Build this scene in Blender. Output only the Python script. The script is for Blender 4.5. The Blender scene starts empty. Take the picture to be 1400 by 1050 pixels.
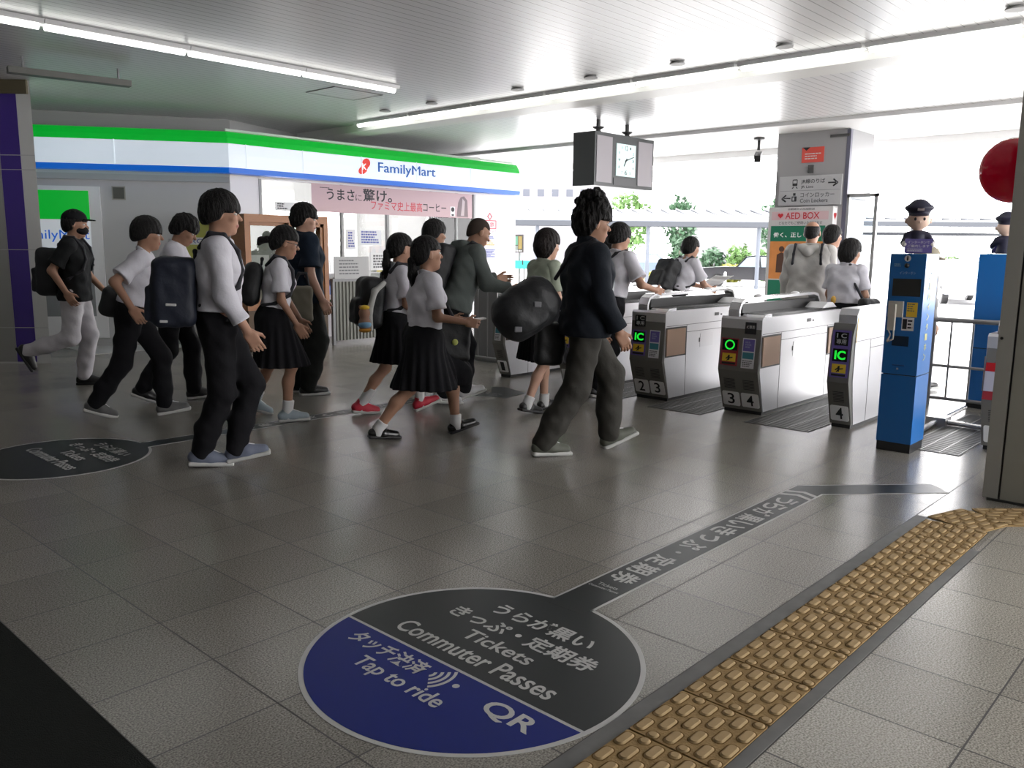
import bpy, bmesh, math, random
import numpy as np
from mathutils import Matrix, Vector
rng = random.Random(7)
S = bpy.context.scene
COL = S.collection
# ------------------------------------------------------------------ camera
FPX, PITCH, ROLL, YAW, CAMH = 1149.086, 0.1607396, 0.0094726, 0.746220, 1.4
_cp, _sp, _cr, _sr, _cy, _sy = math.cos(PITCH), math.sin(PITCH), math.cos(ROLL), math.sin(ROLL), math.cos(YAW), math.sin(YAW)
FWD = Vector((_cy*_cp, _sy*_cp, -_sp)); _rt = Vector((_sy, -_cy, 0)); _up = _rt.cross(FWD)
RGT = _rt*_cr + _up*_sr; UPV = -_rt*_sr + _up*_cr
CAM = Vector((0, 0, CAMH))
cd = bpy.data.cameras.new('camera'); cam = bpy.data.objects.new('camera', cd); COL.objects.link(cam)
cd.sensor_width = 36; cd.lens = FPX/1400*36; cd.clip_start = .05; cd.clip_end = 500
cam.matrix_world = Matrix(((RGT.x, UPV.x, -FWD.x, 0), (RGT.y, UPV.y, -FWD.y, 0), (RGT.z, UPV.z, -FWD.z, CAMH), (0, 0, 0, 1)))
S.camera = cam
# ------------------------------------------------------------------ sky, exposure
W = bpy.data.worlds.new('overcast_sky'); S.world = W; W.use_nodes = True
bg = W.node_tree.nodes['Background']; bg.inputs[0].default_value = (1, .985, .99, 1); bg.inputs[1].default_value = 15.0
S.view_settings.view_transform = 'Standard'; S.view_settings.look = 'None'
S.view_settings.exposure = -0.6; S.view_settings.gamma = 1.0; S.view_settings.use_curve_mapping = False
TUBE = 11.0        # radiance of the fluorescent tubes in the hall
# ------------------------------------------------------------------ helpers
def ray(u, v): return (FWD + RGT*((u-700)/FPX) - UPV*((v-525)/FPX))
def at(u, v, z=0.0):
    d = ray(u, v); return CAM + d*((z-CAMH)/d.z)
def on(u, v, ax, val):
    d = ray(u, v); return CAM + d*((val-CAM[ax])/d[ax])
X, Y, Z = Vector((1, 0, 0)), Vector((0, 1, 0)), Vector((0, 0, 1))
MATS = {}
def mat(name, c, r=.5, metal=0., spec=.5, em=None, es=0., bump=0., bscale=80., var=0., vscale=6., alpha=None, stretch=None):
    if name in MATS: return MATS[name]
    m = bpy.data.materials.new(name); m.use_nodes = True; nt = m.node_tree; b = nt.nodes['Principled BSDF']
    b.inputs['Base Color'].default_value = (*c, 1); b.inputs['Roughness'].default_value = r
    b.inputs['Metallic'].default_value = metal; b.inputs['Specular IOR Level'].default_value = spec
    if em: b.inputs['Emission Color'].default_value = (*em, 1); b.inputs['Emission Strength'].default_value = es
    if bump or var:
        tc = nt.nodes.new('ShaderNodeTexCoord'); vec = tc.outputs['Object']
        if stretch:
            mp = nt.nodes.new('ShaderNodeMapping'); mp.inputs['Scale'].default_value = stretch
            nt.links.new(vec, mp.inputs[0]); vec = mp.outputs[0]
    if bump:
        n = nt.nodes.new('ShaderNodeTexNoise'); n.inputs['Scale'].default_value = bscale; n.inputs['Detail'].default_value = 4
        nt.links.new(vec, n.inputs['Vector'])
        bp = nt.nodes.new('ShaderNodeBump'); bp.inputs['Strength'].default_value = bump; bp.inputs['Distance'].default_value = .02
        nt.links.new(n.outputs[0], bp.inputs['Height']); nt.links.new(bp.outputs[0], b.inputs['Normal'])
    if var:
        n = nt.nodes.new('ShaderNodeTexNoise'); n.inputs['Scale'].default_value = vscale; n.inputs['Detail'].default_value = 6
        nt.links.new(vec, n.inputs['Vector'])
        mx = nt.nodes.new('ShaderNodeMix'); mx.data_type = 'RGBA'
        mx.inputs['A'].default_value = (*[x*(1-var) for x in c], 1); mx.inputs['B'].default_value = (*[min(1, x*(1+var)) for x in c], 1)
        nt.links.new(n.outputs[0], mx.inputs['Factor']); nt.links.new(mx.outputs['Result'], b.inputs['Base Color'])
    MATS[name] = m; return m
def glass_mat(name, tint=(1, 1, 1), refl=.12):
    if name in MATS: return MATS[name]
    m = bpy.data.materials.new(name); m.use_nodes = True; nt = m.node_tree; nt.nodes.clear()
    o = nt.nodes.new('ShaderNodeOutputMaterial'); t = nt.nodes.new('ShaderNodeBsdfTransparent'); g = nt.nodes.new('ShaderNodeBsdfGlossy')
    t.inputs[0].default_value = (*tint, 1); g.inputs['Roughness'].default_value = .02
    fr = nt.nodes.new('ShaderNodeFresnel'); fr.inputs[0].default_value = 1.5; mx = nt.nodes.new('ShaderNodeMixShader')
    nt.links.new(fr.outputs[0], mx.inputs[0]); nt.links.new(t.outputs[0], mx.inputs[1]); nt.links.new(g.outputs[0], mx.inputs[2])
    nt.links.new(mx.outputs[0], o.inputs[0]); MATS[name] = m; return m
def tag(o, label=None, cat=None, group=None, kind=None):
    if label: o['label'] = label
    if cat: o['category'] = cat
    if group: o['group'] = group
    if kind: o['kind'] = kind
    return o
def thing(name, loc, label, cat, group=None, kind=None):
    o = bpy.data.objects.new(name, None); COL.objects.link(o); o.location = loc; o.empty_display_size = .1
    return tag(o, label, cat, group, kind)
def wloc(p):
    m = Matrix.Identity(4)
    chain = []
    while p is not None: chain.append(p); p = p.parent
    for q in reversed(chain):
        m = m @ (q.matrix_parent_inverse if q.parent else Matrix.Identity(4)) @ q.matrix_basis
    return m
def link(o, parent=None):
    COL.objects.link(o)
    if parent is not None:
        o.parent = parent; o.matrix_parent_inverse = wloc(parent).inverted()
    return o
def obj(name, bm, m, parent=None, smooth=False, bevel=0, seg=2):
    if bevel:
        es = [e for e in bm.edges if len(e.link_faces) == 2 and e.calc_face_angle(0) > .6]
        bmesh.ops.bevel(bm, geom=es, offset=bevel, segments=seg, affect='EDGES', profile=.5, clamp_overlap=True)
    me = bpy.data.meshes.new(name); bm.normal_update(); bm.to_mesh(me); bm.free()
    for mm in (m if isinstance(m, (list, tuple)) else [m]): me.materials.append(mm)
    if smooth:
        for p in me.polygons: p.use_smooth = True
    o = bpy.data.objects.new(name, me)
    if parent is None:       # origin at the base of the thing
        c = Vector((0, 0, 0)); bb = [Vector(v.co) for v in me.vertices]
        if bb:
            c = Vector(((min(v.x for v in bb)+max(v.x for v in bb))/2, (min(v.y for v in bb)+max(v.y for v in bb))/2, min(v.z for v in bb)))
            me.transform(Matrix.Translation(-c)); o.location = c
        COL.objects.link(o); return o
    return link(o, parent)
def struct(name, bm, m, **k):
    o = obj(name, bm, m, **k); o['kind'] = 'structure'; return o
NB = bmesh.new
def frame(P, R=X, U=Z):
    R = Vector(R).normalized(); U = Vector(U).normalized(); N = R.cross(U)
    P = Vector(P)
    return Matrix(((R.x, U.x, N.x, P.x), (R.y, U.y, N.y, P.y), (R.z, U.z, N.z, P.z), (0, 0, 0, 1)))
def box(bm, lo, hi, M=None, mi=0):
    lo, hi = Vector(lo), Vector(hi); vs = []
    for x in (lo.x, hi.x):
        for y in (lo.y, hi.y):
            for z in (lo.z, hi.z):
                p = Vector((x, y, z)); vs.append(bm.verts.new(M @ p if M else p))
    for f in ((0, 1, 3, 2), (4, 6, 7, 5), (0, 4, 5, 1), (2, 3, 7, 6), (0, 2, 6, 4), (1, 5, 7, 3)):
        bm.faces.new([vs[i] for i in f]).material_index = mi
    return bm
def prism(bm, pts, M, t0, t1, mi=0):
    """2D polygon in the frame's R,U plane, extruded along its normal from t0 to t1"""
    a = [bm.verts.new(M @ Vector((p[0], p[1], t0))) for p in pts]; b = [bm.verts.new(M @ Vector((p[0], p[1], t1))) for p in pts]
    n = len(pts); area = sum(pts[i][0]*pts[(i+1) % n][1]-pts[(i+1) % n][0]*pts[i][1] for i in range(n))
    if area < 0: a.reverse(); b.reverse()
    bm.faces.new(b).material_index = mi; bm.faces.new(a[::-1]).material_index = mi
    for i in range(n):
        bm.faces.new((a[i], a[(i+1) % n], b[(i+1) % n], b[i])).material_index = mi
    return bm
def tube(bm, pts, r, n=10, closed=False, mi=0):
    pts = [Vector(p) for p in pts]; rings = []; m = len(pts)
    rr = r if isinstance(r, (list, tuple)) else [r]*m
    ref = None
    for i, p in enumerate(pts):
        if closed: t = pts[(i+1) % m]-pts[i-1]
        else: t = pts[min(i+1, m-1)]-pts[max(i-1, 0)]
        t.normalize()
        if ref is None: ref = Vector((0, 0, 1)) if abs(t.z) < .9 else Vector((1, 0, 0))
        a = t.cross(ref).normalized(); b = t.cross(a).normalized(); ref = a.cross(t)
        rings.append([bm.verts.new(p + (a*math.cos(2*math.pi*k/n)+b*math.sin(2*math.pi*k/n))*rr[i]) for k in range(n)])
    for i in range(m if closed else m-1):
        A, B = rings[i], rings[(i+1) % m]
        for k in range(n): bm.faces.new((A[k], B[k], B[(k+1) % n], A[(k+1) % n])).material_index = mi
    if not closed:
        bm.faces.new(rings[0]).material_index = mi; bm.faces.new(rings[-1][::-1]).material_index = mi
    return bm
def cyl(bm, a, b, r, n=20, mi=0): return tube(bm, [a, b], r, n, mi=mi)
def lathe(bm, prof, M, n=24, mi=0):
    rings = [[bm.verts.new(M @ Vector((r*math.cos(2*math.pi*k/n), r*math.sin(2*math.pi*k/n), z))) for k in range(n)] for r, z in prof]
    for A, B in zip(rings, rings[1:]):
        for k in range(n): bm.faces.new((A[k], A[(k+1) % n], B[(k+1) % n], B[k])).material_index = mi
    bm.faces.new(rings[0][::-1]).material_index = mi; bm.faces.new(rings[-1]).material_index = mi
    return bm
def ball(bm, c, r, seg=16, R=None):
    r = r if isinstance(r, (list, tuple)) else (r, r, r)
    m = Matrix.Translation(Vector(c)) @ (R or Matrix.Identity(4)) @ Matrix.Diagonal((*r, 1))
    bmesh.ops.create_uvsphere(bm, u_segments=seg, v_segments=max(6, seg//2+2), radius=1, matrix=m); return bm
def circ(cx, cy, r, n=64, a0=0, a1=2*math.pi):
    k = n if abs(a1-a0-2*math.pi) < 1e-6 else n+1
    return [(cx+r*math.cos(a0+(a1-a0)*i/n), cy+r*math.sin(a0+(a1-a0)*i/n)) for i in range(k)]
def rrect(x0, y0, x1, y1, r, n=5):
    o = []
    for cx, cy, a in ((x1-r, y1-r, 0), (x0+r, y1-r, 90), (x0+r, y0+r, 180), (x1-r, y0+r, 270)):
        o += [(cx+r*math.cos(math.radians(a+90*i/n)), cy+r*math.sin(math.radians(a+90*i/n))) for i in range(n+1)]
    return o
def plate(name, M, x0, y0, x1, y1, m, parent=None, t=.004, t0=0., r=0):
    bm = NB(); prism(bm, rrect(x0, y0, x1, y1, r) if r else [(x0, y0), (x1, y0), (x1, y1), (x0, y1)], M, t0, t0+t)
    return obj(name, bm, m, parent)
_txt = {}
def text_mesh(body, bold):
    k = (body, bold)
    if k in _txt: return _txt[k]
    c = bpy.data.curves.new('lettering', 'FONT'); c.body = body; c.align_x = 'LEFT'; c.offset = bold; c.resolution_u = 4; c.extrude = .004
    o = bpy.data.objects.new('lettering', c); COL.objects.link(o); bpy.context.view_layer.update()
    me = bpy.data.meshes.new_from_object(o.evaluated_get(bpy.context.evaluated_depsgraph_get()))
    bpy.data.objects.remove(o); bpy.data.curves.remove(c)
    co = np.zeros(len(me.vertices)*3, dtype=np.float32); me.vertices.foreach_get('co', co); co = co.reshape(-1, 3)
    _txt[k] = (me, co.min(0), co.max(0)); return _txt[k]
def text(body, M, x0, y0, x1, y1, m, parent=None, t=.002, bold=.0, name='lettering', heavy=0):
    """letters fitted to the rectangle x0..x1, y0..y1 of the frame M, standing t proud of it"""
    me, lo, hi = text_mesh(body, bold); me = me.copy()
    sx = (x1-x0)/max(1e-6, hi[0]-lo[0]); sy = (y1-y0)/max(1e-6, hi[1]-lo[1])
    T = M @ Matrix.Translation((x0, y0, t)) @ Matrix.Diagonal((sx, sy, .06, 1)) @ Matrix.Translation((-lo[0], -lo[1], 0))
    if heavy:        # heavier strokes: copies of the outline set a hair apart
        bm = NB()
        for dx, dy, dz in ((0, 0, 0), (heavy, 0, .0003), (heavy/2, heavy/2, .0006)):
            m2 = me.copy(); m2.transform(Matrix.Translation((dx, dy, dz))); bm.from_mesh(m2); bpy.data.meshes.remove(m2)
        bm.to_mesh(me); bm.free()
    me.transform(T); me.materials.clear(); me.materials.append(m)
    me.name = name
    return link(bpy.data.objects.new(name, me), parent)
def lines(name, M, x0, y0, x1, y1, n, m, parent, seed=0, fill=.5, t=.0015):
    """small print too fine to read: rows of short dashes"""
    r = random.Random(seed); bm = NB(); h = (y1-y0)/n
    for i in range(n):
        y = y1-(i+.5)*h; x = x0
        end = x0+(x1-x0)*(r.uniform(.6, 1))
        while x < end:
            w = min(end-x, h*r.uniform(.5, 1.3)); prism(bm, [(x, y-h*fill/2), (x+w, y-h*fill/2), (x+w, y+h*fill/2), (x, y+h*fill/2)], M, 0, t); x += w+h*.25
    return obj(name, bm, m, parent)
FX = lambda x, y=0, z=0: frame((x, y, z), -Y, Z)      # a plane facing -X (right = -Y)
FY = lambda y, x=0, z=0: frame((x, y, z), X, Z)       # a plane facing -Y (right = +X)
FZ = lambda x, y, z=0: frame((x, y, z), -Y, X)        # floor writing (right = -Y, up = +X)
# ------------------------------------------------------------------ materials
M_white = mat('white_paint', (.78, .78, .79), .45)
M_black = mat('black_plastic', (.012, .012, .013), .4)
M_dark = mat('dark_grey_plastic', (.06, .06, .06), .45)
M_grey = mat('grey_plastic', (.22, .22, .225), .45)
M_ink = mat('black_ink', (.015, .015, .018), .6)
M_inkgrey = mat('grey_ink', (.12, .12, .13), .6)
M_paper = mat('white_paper', (.8, .8, .8), .6)
M_offwhite = mat('white_vinyl', (.55, .55, .55), .55)
M_red = mat('red_plastic', (.5, .015, .02), .35)
M_yellow = mat('yellow_plastic', (.9, .62, .05), .45)
M_steel = mat('brushed_steel', (.62, .62, .64), .3, 1., bump=.06, bscale=30, stretch=(1, 1, 30))
M_rail = mat('polished_rail', (.85, .85, .87), .25, .7)
M_alu = mat('aluminium', (.55, .55, .56), .35, .9)
M_blue = mat('kiosk_blue_paint', (.012, .14, .44), .3)
# ------------------------------------------------------------------ floor
def floor_material():
    m = bpy.data.materials.new('granite_floor_tiles'); m.use_nodes = True; nt = m.node_tree; L = nt.links.new; b = nt.nodes['Principled BSDF']
    def N(t, **k):
        n = nt.nodes.new(t)
        for a, v in k.items(): setattr(n, a, v)
        return n
    def math_(op, a, c=None, d=None):
        n = N('ShaderNodeMath', operation=op)
        for i, v in enumerate((a, c, d)):
            if v is None: continue
            if isinstance(v, (int, float)): n.inputs[i].default_value = v
            else: L(v, n.inputs[i])
        return n.outputs[0]
    g = N('ShaderNodeNewGeometry'); sep = N('ShaderNodeSeparateXYZ'); L(g.outputs['Position'], sep.inputs[0])
    def cell(o, off): return math_('DIVIDE', math_('SUBTRACT', o, off), .405)
    cx, cy = cell(sep.outputs[0], .88), cell(sep.outputs[1], 2.165)
    def gap(c):
        f = math_('FRACT', c); d = math_('MINIMUM', f, math_('SUBTRACT', 1., f)); return math_('LESS_THAN', d, .007)
    groove = math_('MAXIMUM', gap(cx), gap(cy))
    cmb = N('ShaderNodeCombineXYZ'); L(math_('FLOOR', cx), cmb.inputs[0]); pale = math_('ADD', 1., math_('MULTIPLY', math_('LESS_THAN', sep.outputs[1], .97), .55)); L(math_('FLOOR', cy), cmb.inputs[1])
    wn = N('ShaderNodeTexWhiteNoise', noise_dimensions='3D'); L(cmb.outputs[0], wn.inputs['Vector'])
    sp = N('ShaderNodeTexNoise'); sp.inputs['Scale'].default_value = 170; sp.inputs['Detail'].default_value = 3; L(g.outputs['Position'], sp.inputs['Vector'])
    bl = N('ShaderNodeTexNoise'); bl.inputs['Scale'].default_value = 2.2; bl.inputs['Detail'].default_value = 8; L(g.outputs['Position'], bl.inputs['Vector'])
    r1 = N('ShaderNodeValToRGB'); r1.color_ramp.elements[0].position = .34; r1.color_ramp.elements[1].position = .66
    r1.color_ramp.elements[0].color = (.12, .112, .096, 1); r1.color_ramp.elements[1].color = (.35, .33, .292, 1); L(sp.outputs[0], r1.inputs[0])
    k = math_('MULTIPLY', math_('ADD', math_('MULTIPLY', wn.outputs[0], .16), .92), math_('ADD', math_('MULTIPLY', bl.outputs[0], .2), .9))
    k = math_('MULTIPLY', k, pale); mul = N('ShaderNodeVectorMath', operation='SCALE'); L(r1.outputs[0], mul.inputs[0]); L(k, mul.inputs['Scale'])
    mx = N('ShaderNodeMix', data_type='RGBA'); L(groove, mx.inputs['Factor']); L(mul.outputs[0], mx.inputs['A']); mx.inputs['B'].default_value = (.035, .033, .03, 1)
    L(mx.outputs['Result'], b.inputs['Base Color'])
    rg = math_('ADD', math_('MULTIPLY', bl.outputs[0], .08), math_('ADD', .2, math_('MULTIPLY', groove, .4))); L(rg, b.inputs['Roughness'])
    b.inputs['Specular IOR Level'].default_value = .75
    bp = N('ShaderNodeBump'); bp.inputs['Strength'].default_value = .025; bp.inputs['Distance'].default_value = .002
    L(math_('SUBTRACT', math_('MULTIPLY', sp.outputs[0], .25), groove), bp.inputs['Height']); L(bp.outputs[0], b.inputs['Normal'])
    return m
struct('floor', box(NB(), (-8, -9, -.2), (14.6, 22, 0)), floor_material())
M_ground = mat('pale_concrete_plaza', (.62, .62, .62), .8, var=.08, vscale=.5)
struct('ground', box(NB(), (14.6, -60, -.55), (150, 120, -.35)), M_ground)
# ------------------------------------------------------------------ ceiling of narrow metal slats
def slat_material():
    m = bpy.data.materials.new('metal_slat_ceiling'); m.use_nodes = True; nt = m.node_tree; L = nt.links.new; b = nt.nodes['Principled BSDF']
    g = nt.nodes.new('ShaderNodeNewGeometry'); sep = nt.nodes.new('ShaderNodeSeparateXYZ'); L(g.outputs['Position'], sep.inputs[0])
    def mt(op, a, c):
        n = nt.nodes.new('ShaderNodeMath'); n.operation = op
        for i, v in enumerate((a, c)):
            if isinstance(v, float): n.inputs[i].default_value = v
            else: L(v, n.inputs[i])
        return n.outputs[0]
    f = mt('FRACT', mt('DIVIDE', sep.outputs[1], .105), 0.); d = mt('LESS_THAN', f, .085)
    mx = nt.nodes.new('ShaderNodeMix'); mx.data_type = 'RGBA'; L(d, mx.inputs['Factor'])
    mx.inputs['A'].default_value = (.66, .66, .67, 1); mx.inputs['B'].default_value = (.22, .22, .225, 1); L(mx.outputs['Result'], b.inputs['Base Color'])
    b.inputs['Roughness'].default_value = .3; b.inputs['Specular IOR Level'].default_value = .55
    bp = nt.nodes.new('ShaderNodeBump'); bp.inputs['Strength'].default_value = .5; bp.inputs['Distance'].default_value = .01; bp.invert = True
    L(d, bp.inputs['Height']); L(bp.outputs[0], b.inputs['Normal']); return m
M_slat = slat_material()
CZ = 3.2
struct('ceiling', box(NB(), (-8, -4.2, CZ), (11.7, 22, CZ+.3)), M_slat)
M_soffit = mat('canopy_soffit_paint', (.74, .74, .74), .45)
# outer canopy: a narrow lip, then a higher soffit and an edge beam
struct('trim_1', box(NB(), (11.7, -4.2, CZ-.05), (11.95, 22, CZ+.3)), M_soffit)
struct('ceiling_canopy', box(NB(), (11.95, -4.2, CZ+.02), (14.7, 22, CZ+.3)), M_soffit)
struct('trim_2', box(NB(), (14.7, -4.2, CZ-.1), (15.1, 22, CZ+.35)), M_soffit)
# the long white beam just behind the lamp row
bm = NB(); prism(bm, [(7.97, 0), (8.42, 0), (8.4, -.1), (8.0, -.1)], frame((0, 0, CZ), X, Z), -12.2, 4.2)
struct('beam', bm, mat('beam_paint', (.74, .74, .72), .4))
# walls of the hall
M_wall = mat('painted_wall', (.42, .42, .41), .6, var=.05, vscale=2)
struct('wall_back', box(NB(), (-8.2, -4.2, 0), (-8, 22, CZ)), M_wall)
struct('wall_left', box(NB(), (-8, 22, 0), (4, 22.2, CZ)), M_wall)
struct('wall_right', box(NB(), (-8, -4.2, 0), (3.6, -4, CZ)), M_wall)
# ------------------------------------------------------------------ fluorescent lamps
M_tube = mat('lit_fluorescent_tube', (1, 1, 1), .5, em=(1, 1, .95), es=TUBE)
M_lampbody = mat('lamp_housing_white', (.7, .7, .7), .4)
def lamp(p0, p1, label, group, em=M_tube, w=.09, z=CZ):
    p0, p1 = Vector((p0[0], p0[1], 0)), Vector((p1[0], p1[1], 0)); d = (p1-p0).normalized(); s = d.cross(Z).normalized(); L = (p1-p0).length
    t = thing('ceiling_light', ((p0+p1)/2).to_tuple()[:2]+(z-.07,), label, 'ceiling light', group)
    M = frame(p0.to_tuple()[:2]+(z,), s, Z)     # normal = s x Z
    if (M.to_3x3() @ Vector((0, 0, 1))).dot(d) < 0: M = frame(p0.to_tuple()[:2]+(z,), -s, Z)
    bm = NB(); prism(bm, [(-w, 0), (w, 0), (w*.8, -.035), (-w*.8, -.035)], M, 0.01, L-.01); obj('housing', bm, M_lampbody, t)
    bm = NB(); prism(bm, [(.032*math.cos(a), -.045+.03*math.sin(a)) for a in [2*math.pi*k/12 for k in range(12)]], M, .03, L-.03); obj('tube', bm, em, t, smooth=False)
    return t
ends = ['at the window end of its row', 'second from the corner in the row', 'in the middle of the row', 'second last towards the left edge', 'last of the row, cut by the left edge of the photo']
for k in range(5):
    x1 = 6.42-1.24*k
    lamp((x1-1.25, 7.78), (x1, 7.78), 'lit tube lamp above the walkers, '+['nearest the beam, first of its row', 'second of its row from the beam', 'third of its row from the beam', 'fourth of its row from the beam', 'fifth of its row, at the left edge'][k], 'lamps in the row running toward the left edge')
om = ['first at the shop end', 'second from the shop end', 'third from the shop end', 'fourth from the shop end', 'fifth from the shop end', 'sixth from the shop end', 'seventh from the shop end', 'eighth from the shop end']
for k in range(8):
    y1 = 10.4-1.23*k
    lamp((7.85, y1-1.22), (7.85, y1), 'lit tube lamp along the white beam, '+om[k], 'lamps in the row along the beam')
# small discs between the slats
M_disc = mat('disc_grey', (.3, .3, .3), .5)
for k, y in enumerate((9.18, 8.25, 6.78, 5.73, 4.67, 3.57, 1.76)):
    bm = NB(); lathe(bm, [(.05, 0), (.075, 0), (.075, .012), (.05, .022)], frame((7.38, y, CZ-.022), X, Y))
    tag(obj('ceiling_disc', bm, M_disc, smooth=False), 'grey disc in the slat ceiling, %s from the shop' % ['first', 'second', 'third', 'fourth', 'fifth', 'sixth', 'seventh'][k], 'disc', 'discs in the slat ceiling')
bm = NB(); M = Matrix.Translation((0, 0, CZ-.006))
for lo, hi in (((5.95, 8.3, 0), (6.65, 8.32, .006)), ((5.95, 8.86, 0), (6.65, 8.88, .006)), ((5.95, 8.32, 0), (5.965, 8.86, .006)), ((6.635, 8.32, 0), (6.65, 8.86, .006))): box(bm, lo, hi, M)
hatch = thing('ceiling_hatch', (6.3, 8.6, CZ-.006), 'square access hatch outlined in the slat ceiling by the lamp row', 'hatch')
obj('hatch_frame', bm, mat('hatch_joint', (.2, .2, .2), .6), hatch); obj('hatch_panel', box(NB(), (5.965, 8.32, CZ-.004), (6.635, 8.86, CZ-.001)), M_slat, hatch)
# grey cable duct beside the purple column
p, q = at(10, 95, 3.06), at(178, 115, 3.06)
dk = thing('cable_duct', ((p+q)/2).to_tuple(), 'long grey cable duct under the ceiling by the purple striped column', 'duct')
d = (q-p).normalized(); M = frame(p, d.cross(Z), Z); M = M if (M.to_3x3() @ Vector((0, 0, 1))).dot(d) > 0 else frame(p, -d.cross(Z), Z)
bm = NB(); prism(bm, [(-.06, -.03), (.06, -.03), (.06, .03), (-.06, .03)], M, 0, (q-p).length); obj('duct', bm, mat('duct_grey', (.1, .1, .09), .5), dk)
for k in (.12, .9):
    c = p.lerp(q, k); obj('hanger', cyl(NB(), c, (c.x, c.y, CZ), .012, 8), M_grey, dk)
# ------------------------------------------------------------------ column with the purple stripe
A = Vector((3.52, 10.66, 0)); dl = Vector((-.707, .707, 0)); dn = Vector((-.707, -.707, 0))
M_coltile = mat('column_white_tile', (.66, .66, .65), .3, var=.04, vscale=3); M_colside = mat('column_grey_tile', (.34, .34, .32), .35, var=.05, vscale=3)
M_purple = mat('purple_tile', (.06, .03, .26), .3)
Mc = frame(A, -dl, Z)       # facing dn, right = toward the room
bm = NB(); prism(bm, [(-.95, 0), (0, 0), (-.35, -.6), (-.95, -.6)], frame(A, -dl, dn), -CZ, 0) if False else prism(bm, [(A-dl*-0).to_tuple()[:2], (A+dl*.95).to_tuple()[:2], (A+dl*.95-dn*.6).to_tuple()[:2], (A+dl*.4-dn*.6).to_tuple()[:2]], frame((0, 0, 0), X, Y), 0, CZ)
column = struct('pillar_left', bm, M_coltile)
plate('purple_stripe', Mc, -.385, .02, -.16, CZ-.06, M_purple, column, t=.004)
plate('grey_side', Mc, -.95, .02, -.39, CZ-.06, M_colside, column, t=.003)
bm = NB()
for z in (.42, 1.32, 2.22, 2.38): prism(bm, [(-.95, z), (0, z), (0, z+.008), (-.95, z+.008)], Mc, 0, .0055)
obj('tile_joints', bm, mat('tile_joint', (.5, .5, .5), .4), column)
plate('column_head', Mc, -.7, CZ-.15, -.02, CZ, mat('column_head_tan', (.12, .1, .06), .6), column, t=.04)
# ------------------------------------------------------------------ dark mat bottom left
bm = NB(); box(bm, (-3.2, .4, 0), (.872, 4.6, .012))
tag(obj('floor_mat', bm, mat('dark_rubber_mat', (.006, .008, .006), .75, spec=.2, bump=.5, bscale=300)), 'large blackish green rubber mat covering the floor in the bottom left corner', 'mat')
# ------------------------------------------------------------------ tactile paving
M_tac = mat('tactile_yellow', (.33, .22, .1), .75, spec=.15, var=.16, vscale=25, bump=.2, bscale=120)
M_border = mat('tactile_border_grey', (.13, .13, .125), .55, var=.3, vscale=14)
M_joint = mat('dark_joint', (.03, .025, .015), .8)
tac = thing('tactile_paving', (2.5, 1.14, 0), 'yellow tactile paving strip with rounded bumps curving along the bottom right floor', 'tactile paving')
tl = NB(); bp_ = NB(); gr_ = NB()
def tac_tile(M, n_r=6):
    h = .1472
    bmx = tl; prism(bmx, rrect(-h, -h, h, h, .006, 2), M, .0005, .006)
    for j in range(6):
        for cx, hl in (((-.1, .037), (0, .037), (.1, .037)) if j % 2 == 0 else ((-.05, .037), (.05, .037), (-.129, .018), (.129, .018))):
            cy = .126-.0505*j
            o0 = rrect(cx-hl, cy-.0175, cx+hl, cy+.0175, .016, 4); o1 = rrect(cx-hl+.006, cy-.0115, cx+hl-.006, cy+.0115, .0105, 4)
            gr_.faces.new([gr_.verts.new(M @ Vector((p[0], p[1], .0063))) for p in rrect(cx-hl-.0035, cy-.021, cx+hl+.0035, cy+.021, .019, 4)])
            a = [bp_.verts.new(M @ Vector((p[0], p[1], .006))) for p in o0]; b = [bp_.verts.new(M @ Vector((p[0], p[1], .0108))) for p in o1]
            bp_.faces.new(b)
            for k in range(len(a)): bp_.faces.new((a[k], a[(k+1) % len(a)], b[(k+1) % len(a)], b[k]))
for k in range(-8, 9): tac_tile(frame((2.065+.3015*k, 1.143, 0), X, Y))
bend = [(4.775, 1.115, -18), (5.0, .96, -46), (5.095, .69, -80), (5.1, .388, -90), (5.1, .086, -90)]
for x, y, a in bend:
    a = math.radians(a); d = Vector((math.cos(a), math.sin(a), 0)); tac_tile(frame((x, y, .0006), d, Z.cross(d)))
obj('tactile_tiles', tl, M_tac, tac); obj('bumps', bp_, mat('tactile_bump_yellow', (.4, .285, .15), .75, spec=.15, var=.1, vscale=30), tac); obj('grime', gr_, mat('tactile_grime', (.17, .1, .035), .9, spec=.1), tac)
bm = NB(); box(bm, (-.6, 1.293, 0), (4.68, 1.352, .0025)); box(bm, (-.6, .952, 0), (4.3, .993, .0025)); obj('border', bm, M_border, tac)
obj('bed', box(NB(), (-.6, .992, -.001), (4.64, 1.294, .0008)), M_joint, tac)
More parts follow.
